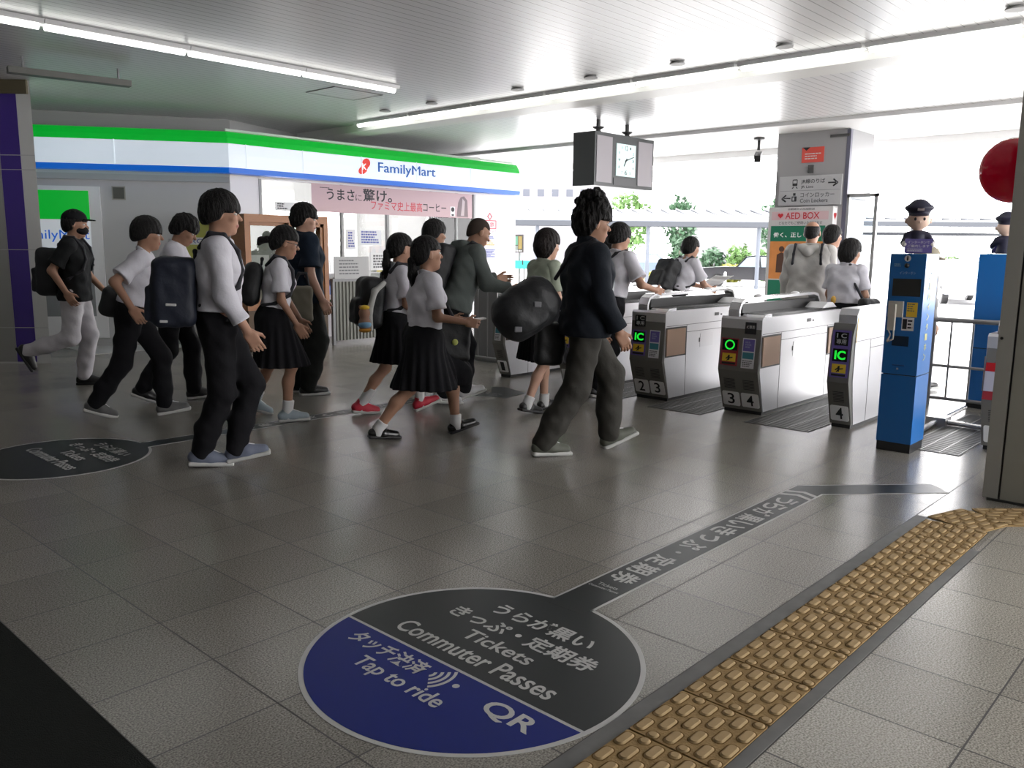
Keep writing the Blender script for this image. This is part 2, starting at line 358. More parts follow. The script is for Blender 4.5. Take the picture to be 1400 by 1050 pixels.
# ------------------------------------------------------------------ floor stickers
M_stk = mat('sticker_charcoal', (.02, .024, .025), .35, spec=.3); M_stkblue = mat('sticker_blue', (.006, .016, .17), .4, spec=.2); M_stkwhite = mat('sticker_white', (.5, .5, .49), .45)
def ring_poly(c, R, arm_pts_out): pass
def floor_sticker(c, R, chord, arm, w, label, blue=True):
    """c centre, R radius, chord x of the split, arm = centre line of the strip (list), w its half width"""
    t = thing('floor_sticker', (c[0], c[1], 0), label, 'floor sticker')
    Mf = frame((0, 0, 0), X, Y)
    def strip(ww):
        L, Rr = [], []; a = [Vector(p) for p in arm]
        for i, p in enumerate(a):
            d0 = (a[i]-a[i-1]).normalized() if i else (a[1]-a[0]).normalized(); d1 = (a[i+1]-a[i]).normalized() if i < len(a)-1 else d0
            n = Vector((-(d0+d1).y, (d0+d1).x)).normalized(); k = ww/max(.3, n.dot(Vector((-d0.y, d0.x))))
            L.append(p+n*k); Rr.append(p-n*k)
        return L+Rr[::-1]
    bm = NB(); prism(bm, circ(c[0], c[1], R, 96), Mf, .0004, .0012); prism(bm, [p.to_tuple() for p in strip(w)], Mf, .0004, .0012)
    obj('white_border', bm, M_stkwhite, t)
    r2 = R-.018
    bm = NB(); ang = math.acos(max(-1, min(1, (chord-c[0])/r2))) if blue else math.pi
    if blue:
        prism(bm, circ(c[0], c[1], r2, 80, -ang+.012, ang-.012), Mf, .0012, .0018); 
    else: prism(bm, circ(c[0], c[1], r2, 96), Mf, .0012, .0018)
    prism(bm, [p.to_tuple() for p in strip(w-.012)], Mf, .0013, .0021); obj('charcoal_field', bm, M_stk, t)
    if blue:
        bm = NB(); prism(bm, circ(c[0], c[1], r2, 80, ang+.012, 2*math.pi-ang-.012), Mf, .0012, .0018); obj('blue_field', bm, M_stkblue, t)
    return t
C1 = (1.92, 1.945)
st = floor_sticker(C1, .592, 1.812, [(2.44, 1.965), (4.735, 1.972), (5.32, 1.42)], .1, 'large round floor sticker, charcoal and blue, reading Tickets and Tap to ride')
F1 = FZ(0, 0)
def fl(s, u0, v0, u1, v1, par, bold=.012, m=M_stkwhite):    # u = -y (to the right for a reader), v = x (up)
    return text(s, F1, u0, v0, u1, v1, m, par, t=.0022, bold=bold)
fl('うらが黒い', -2.16, 2.215, -1.685, 2.31, st, .02)
fl('きっぷ・定期券', -2.27, 2.09, -1.58, 2.185, st, .02)
fl('Tickets', -2.09, 1.99, -1.765, 2.063, st)
fl('Commuter Passes', -2.32, 1.868, -1.57, 1.958, st)
fl('タッチ決済', -2.375, 1.69, -1.985, 1.775, st, .02)
fl('・', -1.85, 1.722, -1.825, 1.747, st)
fl('QR', -1.69, 1.672, -1.49, 1.765, st, .02)
fl('Tap to ride', -2.215, 1.575, -1.79, 1.665, st)
bm = NB()
for k in range(4):      # contactless waves
    r0 = .02+.022*k; a = .75
    o = [(-1.965+(r0+.006)*math.cos(q), 1.733+(r0+.006)*math.sin(q)*1.1) for q in np.linspace(-a, a, 9)]+[(-1.965+(r0-.005)*math.cos(q), 1.733+(r0-.005)*math.sin(q)*1.1) for q in np.linspace(a, -a, 9)]
    prism(bm, o, F1, .002, .0024)
obj('contactless_waves', bm, M_stkwhite, st)
# arm lettering (reads along the arm, seen from the gates), chevron arrow
Fa = frame((0, 0, 0), -X, -Y)     # letters upright for someone walking back along the arm
def al(s, u0, v0, u1, v1, par, bold=.01): return text(s, Fa, u0, v0, u1, v1, M_stkwhite, par, t=.0026, bold=bold)
yc = 1.97
chars = list('うらが黒いきっぷ・定期券'); xs = np.linspace(4.42, 2.86, len(chars))
for ch, x in zip(chars, xs):
    small = ch in 'っ・'; h = .05 if small else .062; k = .05 if small else .06
    if ch == '・': h = .014; k = .012
    al(ch, -x-k, -yc-h, -x+k, -yc+h, st, .02)
F3 = frame((0, 0, 0), -Y, X)
text('Tickets', F3, -yc-.05, 2.725, -yc+.05, 2.75, M_stkwhite, st, t=.0026); text('Commuter Passes', F3, -yc-.075, 2.695, -yc+.075, 2.713, M_stkwhite, st, t=.0026)
bm = NB()
for x0, y0 in ((4.52, 0), (4.6, 0)):
    w = .088; prism(bm, [(x0, yc+w), (x0+.035, yc+w), (x0+.075, yc), (x0+.035, yc-w), (x0, yc-w), (x0+.04, yc)], frame((0, 0, 0), X, Y), .0022, .0026)
obj('chevron', bm, M_stkwhite, st)
C2 = (1.95, 5.88)
s2 = floor_sticker(C2, .56, 1.8, [(2.46, 5.83), (5.35, 5.83), (5.78, 5.5)], .085, 'round charcoal floor sticker cut by the left edge, strip leading behind the walkers', blue=False)
dy = C2[1]-C1[1]
for s_, a in (('うらが黒い', (-2.16, 2.215, -1.685, 2.31)), ('きっぷ・定期券', (-2.27, 2.09, -1.58, 2.185)), ('Tickets', (-2.09, 1.97, -1.765, 2.053)), ('Commuter Passes', (-2.32, 1.83, -1.57, 1.93))):
    text(s_, F1, a[0]-dy, a[1]+.02, a[2]-dy, a[3]+.02, M_stkwhite, s2, t=.0022, bold=.015)
for ch, x in zip(chars, np.linspace(4.9, 3.3, len(chars))):
    small = ch == '・'; k = .014 if small else .045
    al(ch, -x-k, -5.83-k*.9, -x+k, -5.83+k*.9, s2, .02)
# short dark arrow plate on the floor before the first gate
pp = [at(*q) for q in ((672, 529), (690, 529.5), (719, 537.5), (690, 545), (672, 541))]
bm = NB(); prism(bm, [(p.x, p.y) for p in pp], frame((0, 0, 0), X, Y), .0005, .0022)
ar = thing('floor_arrow', (5.9, 5.55, 0), 'small dark arrow sticker with fine print on the floor before gate 1', 'floor sticker'); obj('arrow_field', bm, M_stk, ar)
lines('fine_print', frame((5.8, 5.7, .0022), (pp[2]-pp[0]).normalized(), Z.cross((pp[2]-pp[0]).normalized())), 0.02, -.14, .3, .02, 4, M_inkgrey, ar, 3)
# ------------------------------------------------------------------ shop
M_shopwall = mat('shop_wall_panel', (.5, .5, .5), .5, var=.03, vscale=2)
SW = 11.0
Cw = Vector((6.1, 11.0, 0)); dS = Vector((-.82, .573, 0)).normalized(); nS = Vector((-dS.y, dS.x, 0)); nS = nS if nS.y < 0 else -nS
Ml = frame(Cw, -dS, Z)      # left facade, u from -3.2 (left) to 0 (corner), normal toward the hall
wl = NB(); box(wl, (-5.0, 0, -.15), (0, 2.86, 0), Ml); struct('wall_shop_left', wl, M_shopwall)
bm = NB(); box(bm, (6.1, SW, 0), (6.54, SW+.15, 2.86)); box(bm, (6.54, SW, 2.335), (10.86, SW+.15, 2.86)); box(bm, (10.86, SW, 0), (11.95, SW+.15, 2.86)); box(bm, (6.54, SW, 0), (10.86, SW+.15, .45))
M_shopfront = mat('shop_front_panel', (.72, .71, .74), .45)
struct('wall_shop_front', bm, M_shopfront)
bm = NB(); box(bm, (11.8, SW+.15, 0), (11.95, 16, 2.86)); box(bm, (6.1, 15.9, 0), (11.95, 16, .9)); box(bm, (6.1, 15.9, 2.3), (11.95, 16, 2.86))
for x in (6.1, 8.2, 9.35, 10.5, 11.6): box(bm, (x, 15.9, .9), (x+.35 if x < 11 else 11.95, 16, 2.3))
box(bm, (4.2, 15.9, 0), (6.1, 16, 2.86)); struct('wall_shop_back', bm, mat('shop_inside_wall', (.75, .75, .74), .5))
struct('floor_shop', box(NB(), (4.2, SW+.15, 0), (11.8, 15.9, .01)), mat('shop_floor', (.6, .6, .58), .3))
struct('ceiling_shop', prism(NB(), [(6.02, 10.9), (11.95, 10.9), (11.95, 16), (2.2, 16), (3.3, 12.85)], frame((0, 0, 0), X, Y), 2.86, 2.92), mat('shop_ceiling', (.78, .78, .77), .5))
bm = NB()
for x in (6.54, 7.95, 8.85, 9.8, 10.4): box(bm, (x, SW-.01, .45), (x+.04, SW+.05, 2.335))
box(bm, (6.54, SW-.01, .42), (10.86, SW+.05, .47)); box(bm, (10.82, SW-.02, .42), (10.86, SW+.05, 2.335)); wf = struct('window_1', bm, mat('window_frame_grey', (.3, .3, .3), .4))
obj('glass', box(NB(), (6.55, SW+.015, .46), (10.83, SW+.021, 2.33)), glass_mat('window_glass'), wf)
# fascia above the sign up to the hall ceiling
M_fas = mat('fascia_grey', (.38, .38, .38), .5)
pts = [(3.4, 13.4), (6.5, 11.66), (8.62, 12.5), (12.5, 12.5)]
bm = NB()
for (x0, y0), (x1, y1) in zip(pts, pts[1:]):
    vs = [bm.verts.new(p) for p in ((x0, y0, 2.9), (x1, y1, 2.9), (x1, y1, CZ+.01), (x0, y0, CZ+.01), (x0, y0+.1, 2.9), (x1, y1+.1, 2.9), (x1, y1+.1, CZ+.01), (x0, y0+.1, CZ+.01))]
    for f in ((0, 1, 2, 3), (5, 4, 7, 6), (0, 4, 5, 1), (3, 2, 6, 7), (0, 3, 7, 4), (1, 5, 6, 2)): bm.faces.new([vs[i] for i in f])
struct('trim_3', bm, M_fas)
# lit fascia sign: green over white over blue, bulging profile, following the corner
M_sgreen = mat('sign_green_lit', (.0, .3, .03), .4, em=(.0, .36, .02), es=1.0)
M_swhite = mat('sign_white_lit', (.7, .75, .8), .35, em=(.72, .84, 1), es=.55)
M_sblue = mat('sign_blue_lit', (.0, .1, .5), .4, em=(.0, .12, .6), es=.6)
M_seam = mat('sign_seam', (.6, .65, .7), .4, em=(.8, .9, 1), es=.8)
sign = thing('shop_sign', (8.8, 10.8, 2.36), 'long lit shop fascia sign banded green, white and blue with red emblem and blue name', 'sign')
Cs = Vector((5.95, 10.68, 0)); SE = 11.72
prof = [(.0, 2.92), (.10, 2.90), (.16, 2.82), (.19, 2.745), (.2, 2.74), (.205, 2.6), (.2, 2.435), (.2, 2.43), (.19, 2.36), (.0, 2.36)]   # offset out of the wall (from y = SW-.12), z
mit = ((X+ (-dS)).normalized())          # mitre direction along the corner
back = Vector((5.98, 10.88, 0))
nm = (Vector((0, -1, 0))+nS).normalized(); nk = 1/nm.dot(Vector((0, -1, 0)))
def sec(kind):
    out = []
    for o, z in prof:
        if kind == 'R': out.append(Vector((SE, 10.88-o, z)))
        elif kind == 'C': p = back+nm*(o*nk); out.append(Vector((p.x, p.y, z)))
        else: p = back+dS*3.1+nS*o; out.append(Vector((p.x, p.y, z)))
    return out
L_, Cc, R_ = sec('L'), sec('C'), sec('R')
def band(name, i0, i1, m):
    bm = NB()
    for A_, B_ in ((L_, Cc), (Cc, R_)):
        for i in range(i0, i1): bm.faces.new([bm.verts.new(v) for v in (A_[i], B_[i], B_[i+1], A_[i+1])][::-1])
    for E_, fl_ in ((R_, 1), (L_, -1)):
        c = [E_[i] for i in range(i0, i1+1)]; b0, b1 = c[0].copy(), c[-1].copy()
        bkp = back+dS*3.1 if fl_ < 0 else Vector((SE, 10.88, 0)); b0.x, b0.y, b1.x, b1.y = bkp.x, bkp.y, bkp.x, bkp.y
        if i1-i0 >= 1: bm.faces.new([bm.verts.new(v) for v in ([b0]+c+[b1])])
    bmesh.ops.remove_doubles(bm, verts=bm.verts, dist=1e-5)
    return obj(name, bm, m, sign)
band('green_band', 0, 3, M_sgreen); band('white_band', 3, 7, M_swhite); band('blue_band', 7, 9, M_sblue)
obj('sign_back', box(NB(), (6.0, 10.88, 2.36), (SE, 10.99, 2.92)), M_white, sign)
bm = NB()
for A_, B_, ks in ((L_, Cc, (.12, .55)), (Cc, R_, (.045, .2, .38, .57, .78))):
    for k in ks:
        s = [A_[i].lerp(B_[i], k)+(Vector((0, -.002, 0)) if A_ is Cc else nS*.002) for i in range(3, 8)]; tube(bm, s, .008, 6)
obj('seams', bm, M_seam, sign)
Mr = FY(10.674)
u0 = on(517, 240, 1, 10.674); u1 = on(595, 240, 1, 10.674)
text('FamilyMart', Mr, u0.x, 2.5, u1.x, 2.69, mat('sign_blue_letters', (.01, .1, .42), .4, em=(.02, .15, .55), es=.12), sign, heavy=.03, name='name_lettering')
e0 = on(490, 240, 1, 10.674).x; e1 = on(506, 240, 1, 10.674).x; ec = (e0+e1)/2; ew = (e1-e0)/2
M_semb = mat('sign_red_emblem', (.6, .03, .02), .4, em=(.7, .04, .03), es=.5)
bm = NB(); prism(bm, [(ec+ew*.3+ew*.75*math.cos(a)*(1-.12*math.sin(a)), 2.655+.075*math.sin(a)+.02*math.cos(a)) for a in np.linspace(0, 2*math.pi, 28)[:-1]], Mr, 0, .002)
prism(bm, [(ec-ew*.25+ew*.72*math.cos(a), 2.55+.06*math.sin(a)+.02*math.cos(a)) for a in np.linspace(0, 2*math.pi, 28)[:-1]], Mr, .0, .0024)
prism(bm, [(ec-ew*.75, 2.53), (ec+ew*.4, 2.53), (ec+ew*.85, 2.66), (ec-ew*.35, 2.66)], Mr, 0, .0028); obj('emblem', bm, M_semb, sign)
text('K', Mr, ec-ew*.33, 2.56, ec+ew*.42, 2.65, mat('sign_white_letter', (.8, .8, .8), .4, em=(1, 1, 1), es=.8), sign, t=.004, bold=.02, name='emblem_letter')
obj('sign_rail', tube(NB(), [Cc[0]+Vector((0, -.02, .02)), R_[0]+Vector((0, -.02, .02))], .018, 8), M_lampbody, sign)
# coffee banner behind the glass
b0, b1 = on(425, 252, 1, SW), on(637, 297, 1, SW)
ban = thing('window_banner', (9.1, SW-.012, 1.92), 'long pale pink coffee banner with Japanese lettering across the top of the shop window', 'banner')
Mb = FY(SW-.014); plate('banner_sheet', Mb, 7.41, 1.91, 10.78, 2.33, mat('banner_pink', (.55, .39, .41), .55), ban, t=.003)
def bt(s, u0, z0, u1, z1, m, bold=.0): text(s, Mb, u0, z0, u1, z1, m, ban, t=.004, bold=bold)
M_bk = mat('banner_black', (.02, .02, .025), .6); M_br = mat('banner_red', (.55, .05, .07), .6)
bt('うまさ', 7.68, 2.1, 8.2, 2.27, M_bk, .015); bt('に', 8.22, 2.105, 8.34, 2.2, M_bk); bt('驚け。', 8.36, 2.105, 8.95, 2.3, M_bk, .015)
bt('ファミマ史上最高', 8.52, 1.98, 9.6, 2.13, M_br, .008); bt('コーヒー', 9.62, 2.0, 10.15, 2.13, M_bk, .005); lines('small_print', Mb, 7.56, 2.265, 7.76, 2.285, 1, M_bk, ban, 5, t=.005)
plate('cup_picture', Mb, 10.25, 1.935, 10.36, 2.1, M_paper, ban, t=.005); bm = NB(); prism(bm, circ(10.305, 2.05, .04, 20), Mb, .005, .0056); prism(bm, [(10.28, 1.94), (10.33, 1.94), (10.335, 1.97), (10.275, 1.97)], Mb, .005, .0056); obj('cup_mark', bm, M_ink, ban)
bm = NB(); prism(bm, [(10.4, 1.93), (10.68, 1.93), (10.66, 2.22), (10.58, 2.29), (10.5, 2.27), (10.44, 2.18)], Mb, .003, .005); obj('machine_picture', bm, mat('banner_brown', (.2, .15, .16), .6), ban)
bm = NB(); prism(bm, [(10.5, 1.95), (10.58, 1.95), (10.6, 2.2), (10.54, 2.25), (10.53, 2.12)], Mb, .005, .006); obj('machine_highlight', bm, mat('banner_pale', (.5, .42, .43), .6), ban)
# posters on the glass and the white wall right of the window
def poster(x0, z0, x1, z1, col, label, prints=(), seed=1, y=SW-.012, group=None, cat='poster', name='poster'):
    t = thing(name, ((x0+x1)/2, y, z0), label, cat, group); M = FY(y)
    plate('sheet', M, x0, z0, x1, z1, mat('paper_%02x%02x%02x' % tuple(int(c*255) for c in col), col, .6), t, t=.002)
    for k, (a, b, c, d, n, m) in enumerate(prints): lines('print', M @ Matrix.Translation((0, 0, .002)), x0+(x1-x0)*a, z0+(z1-z0)*b, x0+(x1-x0)*c, z0+(z1-z0)*d, n, m, t, seed+k, .6)
    return t
M_pblue = mat('print_blue', (.08, .1, .35), .6); M_porange = mat('print_orange', (.8, .5, .1), .6); M_pteal = mat('print_teal', (.0, .45, .4), .6); M_pgreen = mat('print_green', (.02, .25, .1), .6)
poster(6.78, 1.9, 7.2, 2.03, (.7, .7, .7), 'white sheet with black print behind the left pane of the shop window', ((.1, .15, .5, .9, 3, M_ink),), 3)
poster(8.05, 1.35, 8.2, 1.66, (.7, .7, .75), 'narrow blue and white leaflet on the window frame of the shop', ((.1, .1, .9, .9, 6, M_pblue),), 7)
poster(8.3, 1.42, 8.72, 1.66, (.7, .72, .75), 'blue printed notice on the shop window beside the second mullion', ((.05, .1, .95, .95, 5, M_pblue),), 9)
poster(8.5, 1.02, 8.98, 1.3, (.72, .72, .72), 'white handwritten sheet low on the shop window', ((.1, .1, .9, .9, 5, M_inkgrey),), 12)
ps = poster(11.05, 1.2, 11.4, 1.62, (.55, .56, .7), 'blue and yellow poster on the white shop wall below the red emblem', ((.05, .05, .95, .4, 6, M_pblue), (.1, .55, .9, .8, 3, M_porange), (.05, .85, .95, .97, 2, M_pblue)), 15)
em = thing('wall_emblem', (11.3, SW-.01, 1.66), 'red outlined shop emblem with Japanese lettering on the white shop wall', 'sign'); Me = FY(SW-.004)
bm = NB()
for a in ((11.08, 1.74, 11.42, 1.755), (11.08, 1.88, 11.42, 1.895), (11.08, 1.755, 11.095, 1.88), (11.405, 1.755, 11.42, 1.88)): prism(bm, [(a[0], a[1]), (a[2], a[1]), (a[2], a[3]), (a[0], a[3])], Me, 0, .004)
o = [(11.25, 1.895), (11.315, 1.96), (11.25, 2.03), (11.185, 1.96)]; i_ = [(11.25, 1.915), (11.295, 1.96), (11.25, 2.008), (11.205, 1.96)]
for k in range(4): prism(bm, [o[k], o[(k+1) % 4], i_[(k+1) % 4], i_[k]], Me, 0, .004)
M_emr = mat('emblem_red', (.65, .06, .1), .5); obj('emblem_outline', bm, M_emr, em)
text('近鉄', Me, 11.13, 1.775, 11.37, 1.86, M_emr, em); text('エキファミ', Me, 11.08, 1.665, 11.42, 1.715, M_emr, em)
# left facade: lit shop panel, vent, notice
pn = thing('lit_panel', Ml @ Vector((-2.05, 0, .3)), 'backlit green, white and blue shop panel on the wall behind the capped person', 'sign')
plate('panel_frame', Ml, -2.62, .12, -1.68, 2.16, M_white, pn, t=.03)
plate('green_field', Ml, -2.6, 1.72, -1.82, 2.1, M_sgreen, pn, t=.004, t0=.03)
plate('white_field', Ml, -2.6, 1.28, -1.82, 1.72, mat('panel_white_lit', (.6, .62, .64), .4, em=(.85, .92, 1), es=.4), pn, t=.004, t0=.03)
for z0, z1 in ((1.2, 1.28), (1.12, 1.16)): plate('blue_stripe', Ml, -2.6, z0, -1.82, z1, M_sblue, pn, t=.004, t0=.03)
text('FamilyMart', Ml, -2.72, 1.42, -1.84, 1.58, M_sblue, pn, t=.036, name='name_lettering')
plate('lower_glass', Ml, -2.6, .42, -1.82, 1.1, mat('panel_lower_grey', (.25, .26, .27), .2), pn, t=.004, t0=.03)
vt = thing('wall_vent', Ml @ Vector((-1.42, 0, 2.0)), 'small square grey vent high on the shop wall left of the corner', 'vent')
plate('vent_frame', Ml, -1.53, 1.99, -1.36, 2.17, mat('vent_frame_beige', (.33, .32, .28), .5), vt, t=.012); plate('vent_grille', Ml, -1.515, 2.005, -1.375, 2.155, mat('vent_dark', (.1, .1, .085), .7), vt, t=.003, t0=.012)
nt_ = thing('wall_notice', Ml @ Vector((-.35, 0, 1.2)), 'yellow and white notice on the shop wall behind the walking students', 'poster')
plate('sheet', Ml, -.62, 1.2, -.28, 1.72, mat('notice_yellow', (.5, .5, .12), .6), nt_, t=.003); plate('white_strip', Ml, -.62, 1.4, -.28, 1.5, M_paper, nt_, t=.002, t0=.003); text('RC', Ml, -.55, 1.42, -.4, 1.48, M_pblue, nt_, t=.006)
struct('trim_4', box(NB(), (-3.1, 2.25, 0), (0, 2.33, .05), Ml), M_fas)
# shop interior: shelves with goods, tubes, a counter
M_stube = mat('shop_tube', (1, 1, 1), .5, em=(1, 1, 1), es=48)
k = 0
for y in (12.2, 13.4, 14.6):
    for x in (6.6, 8.4, 10.2):
        lamp((x, y), (x+1.3, y), 'lit ceiling tube inside the shop, %s row, %s' % ({12.2: 'front', 13.4: 'middle', 14.6: 'back'}[y], {6.6: 'left', 8.4: 'middle', 10.2: 'right'}[x]), 'tubes inside the shop', M_stube, z=2.86)
goods = [mat('goods_%d' % i, c, .5) for i, c in enumerate(((.6, .08, .06), (.7, .6, .2), (.1, .2, .5), (.65, .65, .65), (.1, .4, .2), (.5, .3, .15)))]
for k, (x0, y0) in enumerate(((6.7, 12.6), (8.3, 13.0), (9.9, 12.6))):
    sh = thing('shop_shelf', (x0+.6, y0, .01), 'white display shelf of packaged goods inside the shop, %s of three' % ('leftmost', 'middle', 'rightmost')[k], 'shelf', 'display shelves inside the shop')
    bm = NB(); box(bm, (x0, y0+.2, .01), (x0+1.2, y0+.24, 1.4))
    for z in (.1, .5, .9, 1.25): box(bm, (x0, y0-.2, z), (x0+1.2, y0+.2, z+.03))
    obj('shelf_frame', bm, M_white, sh)
    for z in (.13, .53, .93):
        for c in range(6):
            bm = NB(); xx = x0+.02+c*.2
            for q in range(2): box(bm, (xx+q*.09, y0-.18, z), (xx+q*.09+.08, y0+.05, z+rng.uniform(.15, .3)))
            obj('packets', bm, goods[rng.randrange(6)], sh)
# wooden showcase in front of the shop
M_wood = mat('orange_brown_wood', (.3, .115, .032), .4, bump=.1, bscale=20, var=.25, vscale=12, stretch=(1, 1, 12)); M_wooddk = mat('dark_brown_wood', (.08, .04, .012), .5)
sc = thing('showcase', (6.55, 10.2, 0), 'orange brown wooden notice showcase with sliding glass doors behind the standing man in navy', 'showcase')
xa, xb, ya, yb = 5.72, 7.0, 10.0, 10.35
bm = NB(); box(bm, (xa, ya, 1.7), (xb, yb, 1.8)); box(bm, (xa, ya, .55), (xb, yb, .63)); box(bm, (xa, ya, .63), (xa+.07, yb, 1.7)); box(bm, (xb-.07, ya, .63), (xb, yb, 1.7)); obj('case_frame', bm, M_wood, sc, bevel=.006)
obj('case_back', box(NB(), (xa+.07, yb-.03, .63), (xb-.07, yb-.01, 1.7)), mat('case_lining', (.3, .32, .29), .7), sc)
bm = NB()
for x0, x1, y in ((xa+.07, 6.4, ya+.06), (6.34, xb-.07, ya+.02)):
    for lo, hi in (((x0, y, .63), (x0+.045, y+.025, 1.7)), ((x1-.045, y, .63), (x1, y+.025, 1.7)), ((x0, y, .63), (x1, y+.025, .68)), ((x0, y, 1.655), (x1, y+.025, 1.7))): box(bm, lo, hi)
obj('sliding_doors', bm, M_wood, sc)
obj('glass', box(NB(), (xa+.08, ya+.07, .66), (xb-.1, ya+.074, 1.68)), glass_mat('case_glass', (.93, .95, .93)), sc)
bm = NB(); box(bm, (xa+.02, ya+.02, .03), (xb-.02, yb-.02, .55)); box(bm, (xa+.06, ya+.05, 0), (xb-.06, yb-.05, .03)); obj('case_base', bm, M_wooddk, sc)
for k, (x, z, w, h) in enumerate(((5.95, .85, .3, .42), (6.45, .8, .22, .6), (6.72, 1.1, .15, .4))):
    plate('pinned_sheet', FY(yb-.032), x, z, x+w, z+h, M_paper, sc, t=.002)
# corrugated low fence with a notice board
fn = thing('low_fence', (7.8, 10.0, 0), 'grey corrugated panel fence below the white notice beside the showcase', 'fence')
bm = NB()
for i in range(28): x = 7.06+i*.06; prism(bm, [(x, 0), (x+.03, 0), (x+.04, -.02), (x+.06, -.02), (x+.06, .005), (x, .02)], frame((0, 10.0, .06), X, Y), 0, .84)
obj('corrugated_panel', bm, mat('fence_grey_green', (.2, .2, .175), .5), fn)
bm = NB(); box(bm, (7.04, 9.97, .9), (8.76, 10.04, .94)); box(bm, (7.04, 9.98, 0), (7.08, 10.03, .9)); box(bm, (8.7, 9.98, 0), (8.74, 10.03, .9)); obj('fence_frame', bm, M_grey, fn)
nb = thing('notice_board', (7.36, 9.95, .95), 'pale grey notice board with five lines of Japanese print standing on the low fence', 'notice')
plate('board', FY(9.965), 7.06, .945, 7.66, 1.255, mat('board_grey', (.42, .42, .42), .6), nb, t=.012); lines('notice_print', FY(9.952), 7.14, .99, 7.5, 1.22, 5, M_inkgrey, nb, 4, .35)
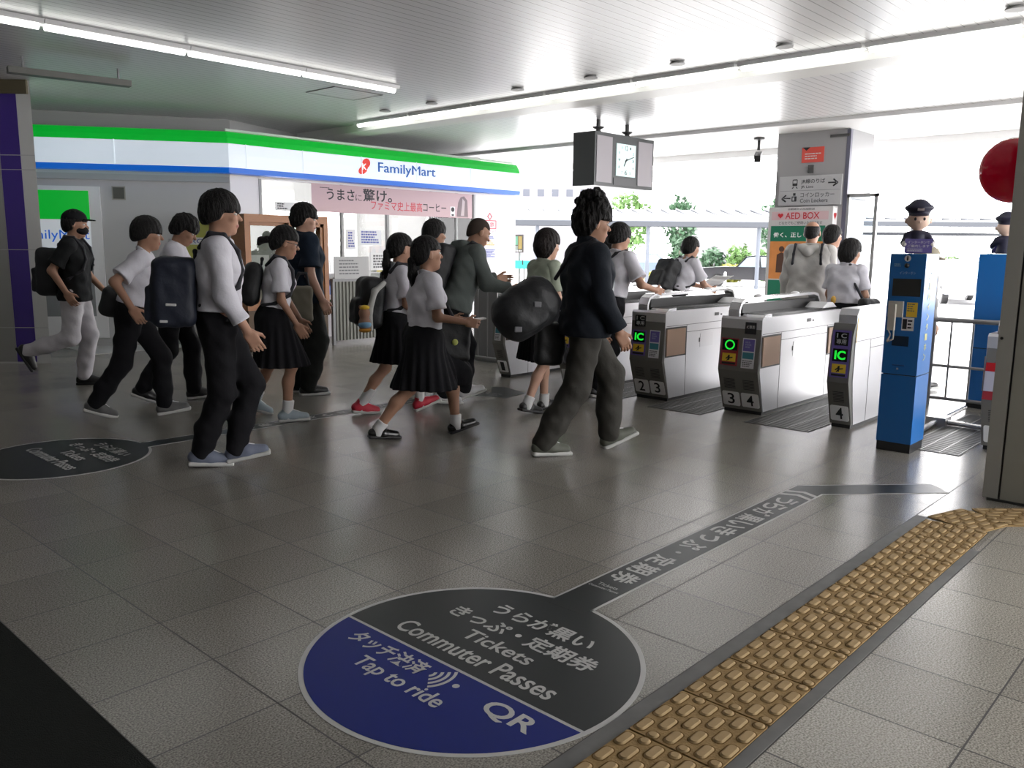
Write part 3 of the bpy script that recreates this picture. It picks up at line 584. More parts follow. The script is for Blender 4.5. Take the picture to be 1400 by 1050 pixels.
# ------------------------------------------------------------------ ticket gates
M_gfront = mat('gate_front_grey', (.17, .165, .15), .4); M_gside = mat('gate_steel', (.7, .7, .72), .36, .6, bump=.03, bscale=6)
M_plate = mat('number_plate', (.85, .85, .85), .5); M_flap = mat('gate_flap_tan', (.72, .5, .36), .55)
M_led = mat('led_green', (0, .3, .02), .4, em=(.02, 1, .06), es=1.1); M_screen = mat('dark_display', (.006, .006, .006), .25)
M_stku = mat('gate_sticker_purple', (.16, .13, .45), .45); M_gred = mat('gate_panel_red', (.35, .03, .04), .45); M_gpurp = mat('gate_panel_purple', (.17, .12, .4), .45)
M_grille = mat('grille_dark', (.03, .03, .028), .6)
GX, GL, GH = 6.55, 1.72, .84
def gate(y0, y1, label, nums, left=None, right=True, name='ticket_gate', tall=False, rail=True):
    g = thing(name, (GX+GL/2, (y0+y1)/2, 0), label, 'ticket gate', 'ticket gates in a row'); w = y1-y0; yc_ = (y0+y1)/2
    Ms = frame((0, y1, 0), X, Z)      # side profile, normal -Y
    def side(pr, t0, t1, m, nm): bm = NB(); prism(bm, pr, Ms, t0, t1); return obj(nm, bm, m, g)
    f = [(GX+.09, .03), (GX-.03, .38), (GX+.0, .74), (GX+.04, GH), (GX+.13, GH), (GX+.13, .03)]
    side(f, 0, w, M_gfront, 'front_cover')
    rr = [(2*GX+GL-a, b) for a, b in f]; side(rr, 0.002, w-.002, M_gfront, 'rear_cover')
    H2 = GH if not tall else .955
    bm = NB(); prism(bm, [(GX+.0, .38), (GX+.1, .03), (GX+GL-.1, .03), (GX+GL, .38), (GX+GL-.03, H2-.03), (GX+GL-.06, H2), (GX+.02, H2), (GX-.0, H2-.02)] if not tall else [(GX+.05, .38), (GX+.12, .03), (GX+GL-.1, .03), (GX+GL, .38), (GX+GL-.03, H2-.03), (GX+GL-.06, H2), (GX+.09, H2), (GX+.05, H2-.05)], Ms, -.004 if not tall else .03, w+.004)
    obj('body', bm, M_gside, g)
    obj('plinth', box(NB(), (GX+.1, y0+.01, 0), (GX+GL-.1, y1-.01, .03)), M_black, g)
    # panel joints and flaps on both sides
    for M_, sgn in ((FY(y0-.004), 1), (frame((0, y1+.004, 0), -X, Z), -1)):
        def P(x0, z0, x1, z1, m, nm, t=.002):
            if sgn < 0: x0, x1 = -x1, -x0
            return plate(nm, M_, x0, z0, x1, z1, m, g, t=t)
        bm = NB()
        for x0, z0, x1, z1 in ((GX+.37, .03, GX+.374, .7), (GX+GL-.37, .03, GX+GL-.366, .7), (GX+.02, .7, GX+GL-.02, .704), (GX+.374, .63, GX+GL-.37, .634)):
            if sgn < 0: x0, x1 = -x1, -x0
            prism(bm, [(x0, z0), (x1, z0), (x1, z1), (x0, z1)], M_, 0, .0015)
        obj('panel_joints', bm, M_dark, g)
        if not tall:
            for x0 in (GX+.02, GX+GL-.35):
                P(x0-.01, .415, x0+.35, .69, M_dark, 'flap_recess'); P(x0, .43, x0+.315, .675, M_flap, 'flap_door', .012)
            P(GX+.62, .47, GX+.86, .6, mat('hatch_steel', (.66, .66, .68), .3, .8), 'service_hatch', .003); P(GX+.6, .52, GX+.615, .56, M_dark, 'lock', .004); P(GX+1.0, .76, GX+1.02, .775, M_dark, 'lock', .004)
            P(GX+.88, .76, GX+.96, .79, M_grey, 'maker_plate', .003)
    # top: reader deck and looped rail
    if rail:
        bm = NB(); box(bm, (GX+.1, y0+.03, GH), (GX+GL-.08, y1-.03, GH+.025)); obj('reader_deck', bm, M_screen, g, bevel=.006)
        yr = y1-.1 if w > .3 else yc_
        rl = [(GX+.03, yr, GH-.02), (GX+.03, yr, GH+.05), (GX+.06, yr, GH+.105), (GX+.13, yr, GH+.135), (GX+GL-.2, yr, GH+.15), (GX+GL-.1, yr, GH+.13), (GX+GL-.05, yr, GH+.07), (GX+GL-.05, yr, GH)]
        bm = NB()
        for a, b in zip(rl, rl[1:]):
            d = (Vector(b)-Vector(a)); n = d.cross(Y).normalized()*.012
            vs = [Vector(a)-n, Vector(b)-n, Vector(b)+n, Vector(a)+n]
            lo = [bm.verts.new(v-Y*.05) for v in vs]; hi = [bm.verts.new(v+Y*.05) for v in vs]
            bm.faces.new(lo); bm.faces.new(hi[::-1])
            for k in range(4): bm.faces.new((lo[k], hi[k], hi[(k+1) % 4], lo[(k+1) % 4]))
        bmesh.ops.recalc_face_normals(bm, faces=bm.faces); obj('rail', bm, M_rail, g)
        bm = NB(); box(bm, (GX+.1, yr-.035, GH+.02), (GX+GL-.12, yr+.035, GH+.1)); obj('rail_core', bm, M_black, g)
        for x in (GX+.45, GX+1.2):
            bm = NB(); lathe(bm, [(.045, 0), (.045, .012), (.035, .028), (.015, .036)], frame((x, yr, GH+.14), X, Y), 16); obj('sensor_dome', bm, M_white, g, smooth=True)
        if w > .3:
            bm = NB(); prism(bm, [(GX+GL-.45, GH+.02), (GX+GL-.1, GH+.02), (GX+GL-.2, GH+.07), (GX+GL-.32, GH+.075)], Ms, w*.45, w-.03); obj('ticket_outlet', bm, M_gside, g)
            bm = NB(); prism(bm, [(GX+.05, GH), (GX+.2, GH), (GX+.2, GH+.025), (GX+.08, GH+.02)], Ms, .16, w-.01); obj('ticket_slot_hood', bm, M_rail, g)
    # front panels, on two slanted faces
    Mu = frame((GX-.032, 0, .38), -Y, Vector((.03, 0, .36)).normalized()) ; Mlow = frame((GX+.09, 0, .03), -Y, Vector((-.12, 0, .35)).normalized())
    cols = [(-y1+.015, -y1+w/2-.008), (-y1+w/2+.008, -y0-.015)] if w > .3 else [(-y1+.012, -y0-.012)]
    def up(a, z0, b, z1, m, nm, t=.003, r=0, t0=0): return plate(nm, Mu, a, z0-.38, b, z1-.38, m, g, t=t, r=r, t0=t0)
    def ut(s, a, z0, b, z1, m, t=.004, bold=.01): return text(s, Mu, a, z0-.38, b, z1-.38, m, g, t=t, bold=bold)
    for ci, (a, b) in enumerate(cols):
        if nums[ci] is None: continue
        plate('number_plate', Mlow, a, .03, b, .165, M_plate, g, t=.003, r=.015); cw = (b-a)
        text(nums[ci], Mlow, a+cw*.3, .048, b-cw*.3, .15, M_ink, g, t=.0045, bold=.01)
        bm = NB()
        for k in range(7): prism(bm, [(a+.03, .2+k*.014), (b-.03, .2+k*.014), (b-.03, .205+k*.014), (a+.03, .205+k*.014)], Mlow, 0, .002)
        obj('speaker_slots', bm, M_grille, g)
    def panel(c, kind):
        a, b = c; m = (a+b)/2
        up(a, .42, b, .655 if kind != 'gateE' else .79, {'red': M_gred}.get(kind, M_gpurp), 'panel', .002)
        if kind == 'red':
            up(a+.01, .55, b-.01, .645, M_screen, 'display', .003); bm = NB(); n = 28
            for k in range(n):
                q0, q1 = 2*math.pi*k/n, 2*math.pi*(k+1)/n; c0 = (m, .2175)
                prism(bm, [(m+.046*math.cos(q0), .218+.042*math.sin(q0)), (m+.046*math.cos(q1), .218+.042*math.sin(q1)), (m+.034*math.cos(q1), .218+.031*math.sin(q1)), (m+.034*math.cos(q0), .218+.031*math.sin(q0))], Mu, .003, .005)
            obj('green_ring', bm, M_led, g)
        else:
            if kind in ('ic', 'gateE'):
                z0 = .69 if kind == 'ic' else .67
                up(a+.02, z0, b-.02, z0+.105, M_screen, 'notice_plate', .003); ut('I C', a+.035, z0+.06, b-.035, z0+.095, M_offwhite); ut('専用', a+.035, z0+.012, b-.035, z0+.05, M_offwhite)
            up(a+.015, .545, b-.015, .645, M_screen, 'display', .003); ut('IC', a+.03, .56, b-.03, .63, M_led, bold=.03)
        up(a+.018, .455, b-.018, .525, M_yellow, 'pictogram_plate', .003)
        bm = NB()
        for p_ in ([(-.03, .1), (.0, .125), (.006, .118), (-.024, .093)], [(-.005, .085), (.005, .085), (.008, .13), (-.008, .13)], [(.0, .1), (.035, .108), (.035, .116), (.0, .11)], [(-.02, .08), (-.012, .08), (.0, .1), (-.008, .102)]): prism(bm, [(m+x, z) for x, z in p_], Mu, .003, .005)
        obj('pictogram', bm, M_ink, g); up(a+.018, .43, b-.018, .447, M_ink, 'caption_strip', .003)
    if left: panel(cols[0], left)
    if right:
        a, b = cols[-1]; up(a+.02, .41, b-.025, .665, mat('sticker_pale', (.75, .75, .78), .5), 'sticker', .002); up(a+.028, .555, b-.033, .655, M_stku, 'sticker_field', .002, 0, .001)
        lines('sticker_print', Mu @ Matrix.Translation((0, 0, .003)), a+.045, .2, b-.055, .26, 3, mat('sticker_lilac', (.3, .3, .55), .5), g, 8, .7); up(a+.028, .49, b-.033, .545, mat('sticker_teal', (.06, .26, .32), .5), 'sticker_strip', .002, 0, .001)
        lines('sticker_text', Mu @ Matrix.Translation((0, 0, .002)), a+.03, .04, b-.035, .1, 4, M_inkgrey, g, 6, .5)
        if right == 'ic':
            up(a+.03, .7, b-.03, .8, M_screen, 'notice_plate', .003); ut('IC専用', a+.045, .745, b-.045, .775, M_offwhite)
    return g
gate(6.165, 6.325, 'dark slim ticket gate numbered 1, farthest left in the row', ['1'], None, True)
gate(5.06, 5.42, 'ticket gate mostly hidden behind the tall man, its plates reading 1 and 2', ['1', '2'], 'ic', True)
gate(4.165, 4.525, 'ticket gate with plates 2 and 3 and a green IC display', ['2', '3'], 'ic', True)
gate(3.225, 3.595, 'ticket gate with plates 3 and 4 and a green ring display', ['3', '4'], 'red', 'ic')
gE = gate(2.465, 2.635, 'slim steel ticket gate with a single plate 4 and purple IC panel beside the kiosk', ['4'], 'gateE', False, tall=True, rail=False)
plate('yellow_strip', frame((GX+.055, 2.47, .69), -Y, Vector((.03, 0, .36)).normalized()), -.02, 0, .012, .2, M_yellow, gE, t=.004)
gF = gate(1.2, 1.53, 'ticket gate half hidden by the grey cabinet, with a red and white panel', ['5', '5'], None, False)
Mu = frame((GX-.032, 0, .38), -Y, Vector((.03, 0, .36)).normalized())
for z0, z1, m in ((.0, .06, M_gred), (.06, .2, mat('gate_panel_lilac', (.5, .5, .58), .5)), (.2, .26, M_red)): plate('front_panel', Mu, -1.525, z0, -1.35, z1, m, gF, t=.003)
# floor gratings in the passages
M_grt = mat('grating_dark_steel', (.2, .2, .195), .4, .5)
for k, (a, b, nm) in enumerate(((4.53, 5.05, 'between the gates marked 2'), (3.6, 4.16, 'between the gates marked 3'), (2.64, 3.22, 'between the gates marked 4'), (1.56, 1.98, 'behind the blue kiosk'))):
    g = thing('floor_grating', (7.2, (a+b)/2, 0), 'dark steel floor grating %s' % nm, 'grating', 'gratings in the gate passages')
    obj('grating_tray', box(NB(), (6.28, a+.01, 0), (8.0, b-.01, .002)), mat('grating_tray', (.09, .09, .088), .6), g); bm = NB()
    for i in range(43): box(bm, (6.29+i*.04, a+.02, .002), (6.305+i*.04, b-.02, .005))
    for i in range(4): box(bm, (6.28, a+.02+(b-a-.05)*i/3, .002), (8.0, a+.03+(b-a-.05)*i/3, .006))
    obj('grating_bars', bm, M_grt, g)
# ------------------------------------------------------------------ fences
def fence(name, label, x, ys, zt, zm, bars):
    t = thing(name, (x, sum(ys)/2, 0), label, 'fence'); M_f = mat('fence_steel', (.3, .3, .3), .35, .7)
    obj('top_rail', cyl(NB(), (x, ys[0], zt), (x, ys[1], zt), .022, 12), M_f, t); obj('bottom_rail', cyl(NB(), (x, ys[0], .07), (x, ys[1], .07), .016, 10), M_f, t)
    if zm: obj('middle_rail', cyl(NB(), (x, ys[0], zm), (x, ys[1], zm), .014, 10), M_f, t)
    for y in ys: obj('post', cyl(NB(), (x, y, 0), (x, y, zt+.02), .02, 12), M_f, t)
    for y in bars: obj('bar', cyl(NB(), (x, y, .07), (x, y, zt), .009, 8), M_f, t)
    return t
fence('barrier_fence', 'low steel barrier fence behind the blue kiosk', 8.28, (1.6, 2.39), .79, .37, (2.24, 2.06, 1.85))
fence('barrier_fence', 'steel barrier fence between the shop and gate 1', 7.26, (6.45, 7.95), .92, 0, [6.65+.16*i for i in range(8)])
pk = thing('shop_side_post', (7.6, 7.5, 0), 'grey board leaning on the barrier fence behind the man in the grey hoodie', 'board'); obj('board', box(NB(), (7.4, 7.05, 0), (7.43, 7.5, .9)), M_grey, pk)
pp_ = thing('floor_conduit', (7.3, 1.95, 0), 'pale pipe conduit with a joint box on the floor behind the kiosk', 'pipe')
obj('pipe', tube(NB(), [(6.42, 2.0, .02), (7.35, 2.03, .03), (8.0, 2.0, .06)], .022, 10), M_rail, pp_, smooth=True); obj('pipe', tube(NB(), [(7.35, 2.03, .03), (7.3, 1.55, .03)], .02, 10), M_rail, pp_); obj('joint_box', box(NB(), (7.27, 1.95, 0), (7.43, 2.1, .07)), M_alu, pp_, bevel=.006)
# ------------------------------------------------------------------ SDF mesher (soft bodies: people, bags, dolls)
def surface_net(F, org, h):
    Sg = F < 0; sh = F.shape; cs = [n-1 for n in sh]
    def sl(a, d): return a[d[0]:d[0]+cs[0], d[1]:d[1]+cs[1], d[2]:d[2]+cs[2]]
    corners = [(i, j, k) for i in (0, 1) for j in (0, 1) for k in (0, 1)]
    cnt = np.zeros(cs, np.uint8)
    for c in corners: cnt += sl(Sg, c)
    act = (cnt > 0) & (cnt < 8); I = np.argwhere(act)
    if len(I) == 0: return np.zeros((0, 3)), np.zeros((0, 4), int)
    idx = -np.ones(cs, np.int64); idx[act] = np.arange(len(I))
    vals = {c: F[I[:, 0]+c[0], I[:, 1]+c[1], I[:, 2]+c[2]] for c in corners}
    acc = np.zeros((len(I), 3)); n = np.zeros(len(I))
    for a in corners:
        for ax in range(3):
            if a[ax]: continue
            b = list(a); b[ax] = 1; b = tuple(b); fa, fb = vals[a], vals[b]; cr = (fa < 0) != (fb < 0)
            t = np.where(cr, fa/np.where(cr, fa-fb, 1), 0)
            p = np.array(a, float)[None]+np.zeros((len(I), 3)); p[:, ax] += t; acc += p*cr[:, None]; n += cr
    V = (I+acc/n[:, None])*h+np.array(org); Q = []
    for ax in range(3):
        u, v = (ax+1) % 3, (ax+2) % 3
        a = [slice(None)]*3; b = [slice(None)]*3; a[ax] = slice(0, -1); b[ax] = slice(1, None)
        A_, B_ = Sg[tuple(a)], Sg[tuple(b)]; E = np.argwhere(A_ != B_)
        E = E[(E[:, u] >= 1) & (E[:, v] >= 1) & (E[:, u] < sh[u]-1) & (E[:, v] < sh[v]-1)]
        def cell(du, dv): q = E.copy(); q[:, u] += du; q[:, v] += dv; return idx[q[:, 0], q[:, 1], q[:, 2]]
        q = np.stack([cell(-1, -1), cell(0, -1), cell(0, 0), cell(-1, 0)], 1); ins = A_[E[:, 0], E[:, 1], E[:, 2]]
        q[~ins] = q[~ins][:, ::-1]; Q.append(q)
    return V, np.concatenate(Q)
def np3(v): return np.array(v, float)
class SDF:
    def __init__(s): s.p = []; s.cuts = []; s.disp = None
    def cap(s, a, b, ra, rb=None, k=.02): s.p.append(('c', np3(a), np3(b), ra, ra if rb is None else rb, k)); return s
    def chain(s, pts, rs, k=.02):
        for a, b, r0, r1 in zip(pts, pts[1:], rs, rs[1:]): s.cap(a, b, r0, r1, k)
        return s
    def ell(s, c, r, R=None, k=.02): s.p.append(('e', np3(c), np3(r), np.eye(3) if R is None else np.array(R), 0, k)); return s
    def rbox(s, c, hf, R=None, rr=.02, k=.02): s.p.append(('b', np3(c), np3(hf), np.eye(3) if R is None else np.array(R), rr, k)); return s
    def cut(s, f): s.cuts.append(f); return s
    def mesh(s, h):
        los, his = [], []
        for q in s.p:
            if q[0] == 'c': los.append(np.minimum(q[1]-q[3], q[2]-q[4])); his.append(np.maximum(q[1]+q[3], q[2]+q[4]))
            else:
                r = np.abs(q[3]) @ (q[2]) ; los.append(q[1]-r); his.append(q[1]+r)
        lo = np.min(los, 0)-.03-2*h; hi = np.max(his, 0)+.03+2*h; n = np.ceil((hi-lo)/h).astype(int)+1
        F = np.full(n, .2, np.float32); ax = [lo[i]+h*np.arange(n[i]) for i in range(3)]
        for q, l0, h0 in zip(s.p, los, his):
            k = q[-1]; i0 = np.maximum(0, np.floor((l0-k-2.5*h-lo)/h).astype(int)); i1 = np.minimum(n, np.ceil((h0+k+2.5*h-lo)/h).astype(int)+1)
            gx, gy, gz = ax[0][i0[0]:i1[0], None, None], ax[1][None, i0[1]:i1[1], None], ax[2][None, None, i0[2]:i1[2]]
            px, py, pz = gx-q[1][0], gy-q[1][1], gz-q[1][2]
            if q[0] == 'c':
                ab = q[2]-q[1]; L2 = max(1e-9, ab @ ab); t = np.clip((px*ab[0]+py*ab[1]+pz*ab[2])/L2, 0, 1)
                d = np.sqrt((px-t*ab[0])**2+(py-t*ab[1])**2+(pz-t*ab[2])**2)-(q[3]+(q[4]-q[3])*t)
            else:
                R = q[3].T    # local = R^T p
                x = R[0, 0]*px+R[0, 1]*py+R[0, 2]*pz; y = R[1, 0]*px+R[1, 1]*py+R[1, 2]*pz; z = R[2, 0]*px+R[2, 1]*py+R[2, 2]*pz
                if q[0] == 'e':
                    r = q[2]; k0 = np.sqrt((x/r[0])**2+(y/r[1])**2+(z/r[2])**2); k1 = np.sqrt((x/r[0]**2)**2+(y/r[1]**2)**2+(z/r[2]**2)**2)+1e-9; d = k0*(k0-1)/k1
                else:
                    rr = q[4]; a, b, c = np.abs(x)-q[2][0]+rr, np.abs(y)-q[2][1]+rr, np.abs(z)-q[2][2]+rr
                    d = np.sqrt(np.maximum(a, 0)**2+np.maximum(b, 0)**2+np.maximum(c, 0)**2)+np.minimum(np.maximum(a, np.maximum(b, c)), 0)-rr
            sub = F[i0[0]:i1[0], i0[1]:i1[1], i0[2]:i1[2]]
            if k > 0:
                hh = np.maximum(k-np.abs(sub-d), 0)/k; sub[...] = np.minimum(sub, d)-hh*hh*k*.25
            else: sub[...] = np.minimum(sub, d)
        gx, gy, gz = ax[0][:, None, None], ax[1][None, :, None], ax[2][None, None, :]
        if s.disp is not None: F += s.disp(gx, gy, gz).astype(np.float32)
        for f in s.cuts: F = np.maximum(F, f(gx, gy, gz)+0*F)
        F[0] = F[-1] = .2; F[:, 0] = F[:, -1] = .2; F[:, :, 0] = F[:, :, -1] = .2
        return surface_net(F, lo, h)
def soft(name, sdf, h, m, parent=None, mw=None, matfn=None):
    V, Q = sdf.mesh(h) if not isinstance(sdf, tuple) else sdf
    me = bpy.data.meshes.new(name); nv, nf = len(V), len(Q)
    me.vertices.add(nv); me.vertices.foreach_set('co', np.asarray(V, np.float32).ravel())
    me.loops.add(nf*4); me.loops.foreach_set('vertex_index', np.asarray(Q, np.int32).ravel())
    me.polygons.add(nf); me.polygons.foreach_set('loop_start', np.arange(nf, dtype=np.int32)*4); me.polygons.foreach_set('loop_total', np.full(nf, 4, np.int32))
    me.polygons.foreach_set('use_smooth', np.ones(nf, bool))
    for x in (m if isinstance(m, (list, tuple)) else [m]): me.materials.append(x)
    if matfn is not None: me.polygons.foreach_set('material_index', matfn(V[Q].mean(1)).astype(np.int32))
    me.update(); me.validate()
    o = bpy.data.objects.new(name, me); COL.objects.link(o)
    if parent is not None:
        o.parent = parent
        if mw is not None: o.matrix_parent_inverse = wloc(parent).inverted()
    if mw is not None: o.matrix_basis = mw
    return o
# ------------------------------------------------------------------ blue information kiosks
def kiosk(x, y0, y1, label, front=True):
    t = thing('information_kiosk', (x+.13, (y0+y1)/2, 0), label, 'kiosk'); h = 1.385; d = .27
    bm = NB(); box(bm, (x, y0, .065), (x+d, y1, .545)); obj('lower_cabinet', bm, M_blue, t, bevel=.005)
    bm = NB(); box(bm, (x, y0, .552), (x+d, y1, h)); obj('upper_cabinet', bm, M_blue, t, bevel=.005)
    obj('core', box(NB(), (x+.01, y0+.01, .54), (x+d-.01, y1-.01, .56)), M_black, t)
    obj('plinth', box(NB(), (x+.004, y0+.004, 0), (x+d-.004, y1-.004, .065)), M_black, t)
    if front:
        M = FX(x); a = -y1
        plate('screen', M, a+.03, 1.095, a+.215, 1.215, mat('kiosk_screen', (.02, .02, .018), .15), t, t=.003)
        bm = NB(); prism(bm, circ(a+.115, 1.353, .021, 24), M, 0, .003); obj('information_disc', bm, M_paper, t); text('i', M, a+.109, 1.338, a+.121, 1.368, M_ink, t, t=.004, bold=.03)
        bm = NB(); ball(bm, M @ Vector((a+.115, 1.305, .006)), .017, 12); obj('camera_dome', bm, M_black, t, smooth=True)
        lines('kiosk_print', M, a+.03, 1.295, a+.085, 1.32, 2, mat('kiosk_print', (.3, .5, .55), .5), t, 4, .4)
        text('インターホン', M, a+.07, 1.245, a+.175, 1.265, mat('kiosk_lettering', (.35, .5, .7), .5), t, t=.003)
        plate('phone_base', M, a+.018, .95, a+.115, 1.06, mat('phone_ivory', (.55, .53, .47), .4), t, t=.02)
        bm = NB(); box(bm, (a+.03, .86, .02), (a+.075, 1.04, .05), M); obj('handset', bm, mat('phone_ivory', (.55, .53, .47), .4), t, bevel=.01)
        bm = NB(); obj('cord', tube(bm, [M @ Vector((a+.04+.012*math.sin(q*1.0)*q/4, .86-.02*q, .03+.01*math.cos(q*2))) for q in np.linspace(0, 4.2, 12)]+[M @ Vector((a+.07, .86-.014*q, .03)) for q in (4.4, 3, 1.5, 0)], .0055, 6), mat('phone_ivory', (.55, .53, .47), .4), t, smooth=True)
        plate('yellow_notice', M, a+.135, .955, a+.205, 1.055, M_yellow, t, t=.002); lines('notice_print', M @ Matrix.Translation((0, 0, .002)), a+.14, .99, a+.2, 1.05, 4, M_inkgrey, t, 9, .4)
        plate('pictogram_sheet', M, a+.11, .86, a+.19, .95, M_paper, t, t=.002); plate('pictogram', M, a+.116, .87, a+.145, .94, M_ink, t, t=.001, t0=.002); lines('sheet_print', M @ Matrix.Translation((0, 0, .002)), a+.15, .87, a+.186, .94, 3, M_ink, t, 2, .5)
        plate('return_slot', M, a+.055, .75, a+.165, .82, mat('slot_dark', (.004, .02, .05), .3), t, t=.002)
        plate('lock', M, a+.1, .585, a+.112, .597, M_alu, t, t=.004); plate('handle_lip', M, a+.07, .612, a+.15, .618, mat('kiosk_blue_dark', (.004, .05, .2), .4), t, t=.006)
    Ms = FY(y0); v = 1.26
    for i, s in enumerate('ご案内インターホン'): text(s, Ms, x+.1, v-.07*i-.05, x+.15, v-.07*i, mat('kiosk_side_lettering', (.5, .5, .25), .5), t, t=.002, bold=.02)
    return t
kiosk(6.1, 1.845, 2.08, 'blue information kiosk with screen and cream handset beside gate 4')
kiosk(8.36, 1.85, 2.09, 'blue information kiosk seen from behind, standing beyond the barrier fence', front=False)
M_navy = mat('doll_navy', (.012, .012, .035), .6); M_skin_d = mat('doll_skin', (.72, .52, .42), .5)
def doll(x, y, z, yaw, label):
    t = thing('attendant_doll', (x, y, z), label, 'doll'); mw = Matrix.Translation((x, y, z)) @ Matrix.Rotation(yaw, 4, 'Z') @ Matrix.Scale(1.04, 4)
    s = SDF(); s.cap((0, 0, 0.004), (0, 0, .11), .066, .046, .02); s.cap((0, -.045, .115), (0, .045, .115), .03, .03, .03); s.cap((0, .06, .115), (.045, .085, .07), .024, .021); s.cap((0, -.06, .115), (.045, -.085, .07), .024, .021); s.cut(lambda a, b, c: -c)
    soft('uniform', s, .004, M_navy, t, mw)
    s = SDF(); s.ell((0, 0, .218), (.066, .072, .062)); s.ell((0, .073, .213), (.014, .011, .016), k=.005); s.ell((0, -.073, .213), (.014, .011, .016), k=.005); s.cap((0, 0, .13), (0, 0, .18), .024, .022); s.ell((.067, 0, .205), (.006, .006, .006), k=.004)
    soft('head', s, .004, M_skin_d, t, mw)
    s = SDF(); s.ell((-.004, 0, .298), (.084, .09, .03)); s.cap((0, 0, .262), (0, 0, .285), .064, .072, .012); s.ell((.058, 0, .254), (.035, .055, .007), k=.006); soft('cap', s, .004, M_navy, t, mw)
    for sg in (1, -1):
        soft('hand', SDF().ell((.078, sg*.082, .06), (.02, .02, .022)), .004, mat('doll_glove', (.7, .68, .66), .5), t, mw)
        if True: soft('eye', SDF().ell((.0625, sg*.027, .224), (.006, .008, .011)), .0025, M_ink, t, mw)
    Md = mw @ frame((.09, 0, .05), Y, Z)
    plate('doll_sign', Md, -.082, -.045, .082, .045, mat('doll_sign_violet', (.1, .08, .26), .4), t, t=.005)
    for z0, s_ in ((.015, 'インターホンで'), (-.01, 'ご案内します')): text(s_, Md, -.065, z0, .065, z0+.018, M_offwhite, t, t=.007)
    lines('sign_print', Md @ Matrix.Translation((0, 0, .005)), -.065, -.038, .065, -.015, 2, M_offwhite, t, 3, .4)
    plate('cap_badge', mw @ frame((.072, 0, .285), Y, Z), -.02, -.008, .02, .008, M_alu, t, t=.006)
    return t
doll(6.22, 1.955, 1.386, math.radians(205), 'station attendant doll in dark cap holding a violet sign on the near blue kiosk')
doll(8.49, 1.93, 1.386, math.radians(20), 'station attendant doll in dark cap seen from behind on the far blue kiosk')
# ------------------------------------------------------------------ hanging clock
ck = thing('station_clock', (10.25, 7.45, 2.27), 'dark grey hanging station clock with lit square face and two pale side panels', 'clock')
M_case = mat('clock_case', (.045, .048, .05), .4); bm = NB(); box(bm, (9.53, 7.3, 2.27), (10.98, 7.68, 3.0)); obj('case', bm, M_case, ck, bevel=.012)
M = FY(7.3); M_cp = mat('clock_side_panel', (.3, .28, .3), .5)
plate('side_panel', M, 9.57, 2.32, 9.93, 2.95, M_cp, ck, t=.008); plate('side_panel', M, 10.57, 2.32, 10.94, 2.95, M_cp, ck, t=.008); plate('lower_panel', M, 9.98, 2.3, 10.53, 2.4, mat('clock_lower', (.07, .07, .075), .5), ck, t=.008)
M_face = mat('clock_face_lit', (.6, .75, .75), .4, em=(.75, 1, .98), es=.35); plate('clock_face', M, 10.03, 2.43, 10.5, 2.88, M_face, ck, t=.01)
cx, cz = 10.265, 2.655
for h in range(1, 13):
    a = math.radians(90-30*h); r = .2 if h % 3 else .17; k = .03 if h in (12, 6) else .022 if h in (3, 9) else .013
    text(str(h), M, cx+r*math.cos(a)-k, cz+r*math.sin(a)-(.032 if h in (12, 6) else .018), cx+r*math.cos(a)+k, cz+r*math.sin(a)+(.032 if h in (12, 6) else .018), M_ink, ck, t=.012, name='numeral')
def hand(a, L, w, n): a = math.radians(90-a); d = Vector((math.cos(a), math.sin(a))); s = Vector((-d.y, d.x))*w; c = Vector((cx, cz)); bm = NB(); prism(bm, [(c-s-d*.03).to_tuple(), (c-s*.6+d*L).to_tuple(), (c+s*.6+d*L).to_tuple(), (c+s-d*.03).to_tuple()], M, .013, .016); obj(n, bm, M_ink, ck)
hand(72, .2, .008, 'minute_hand'); hand(213, .1, .012, 'hour_hand')
for x in (9.85, 10.55): bm = NB(); lathe(bm, [(.07, 3.0), (.04, 3.04), (.03, 3.06), (.08, 3.085), (.08, 3.1), (.03, 3.1), (.03, CZ)], Matrix.Translation((x, 7.49, 0)), 16); obj('hanger', bm, M_dark, ck)
# security camera under the far ceiling
p = at(1038, 190, 3.2)
sc_ = thing('security_camera', (p.x, p.y, 2.85), 'small black security camera hanging from the ceiling near the square pillar', 'camera')
bm = NB(); lathe(bm, [(.09, 3.2), (.09, 3.17), (.025, 3.15), (.025, 3.0)], Matrix.Translation((p.x, p.y, .02)), 14); obj('mount', bm, M_dark, sc_)
bm = NB(); box(bm, (-.08, -.05, -.06), (.14, .05, .05), Matrix.Translation((p.x, p.y, 2.93)) @ Matrix.Rotation(math.radians(200), 4, 'Z') @ Matrix.Rotation(.4, 4, 'Y')); obj('camera_body', bm, M_black, sc_, bevel=.01)
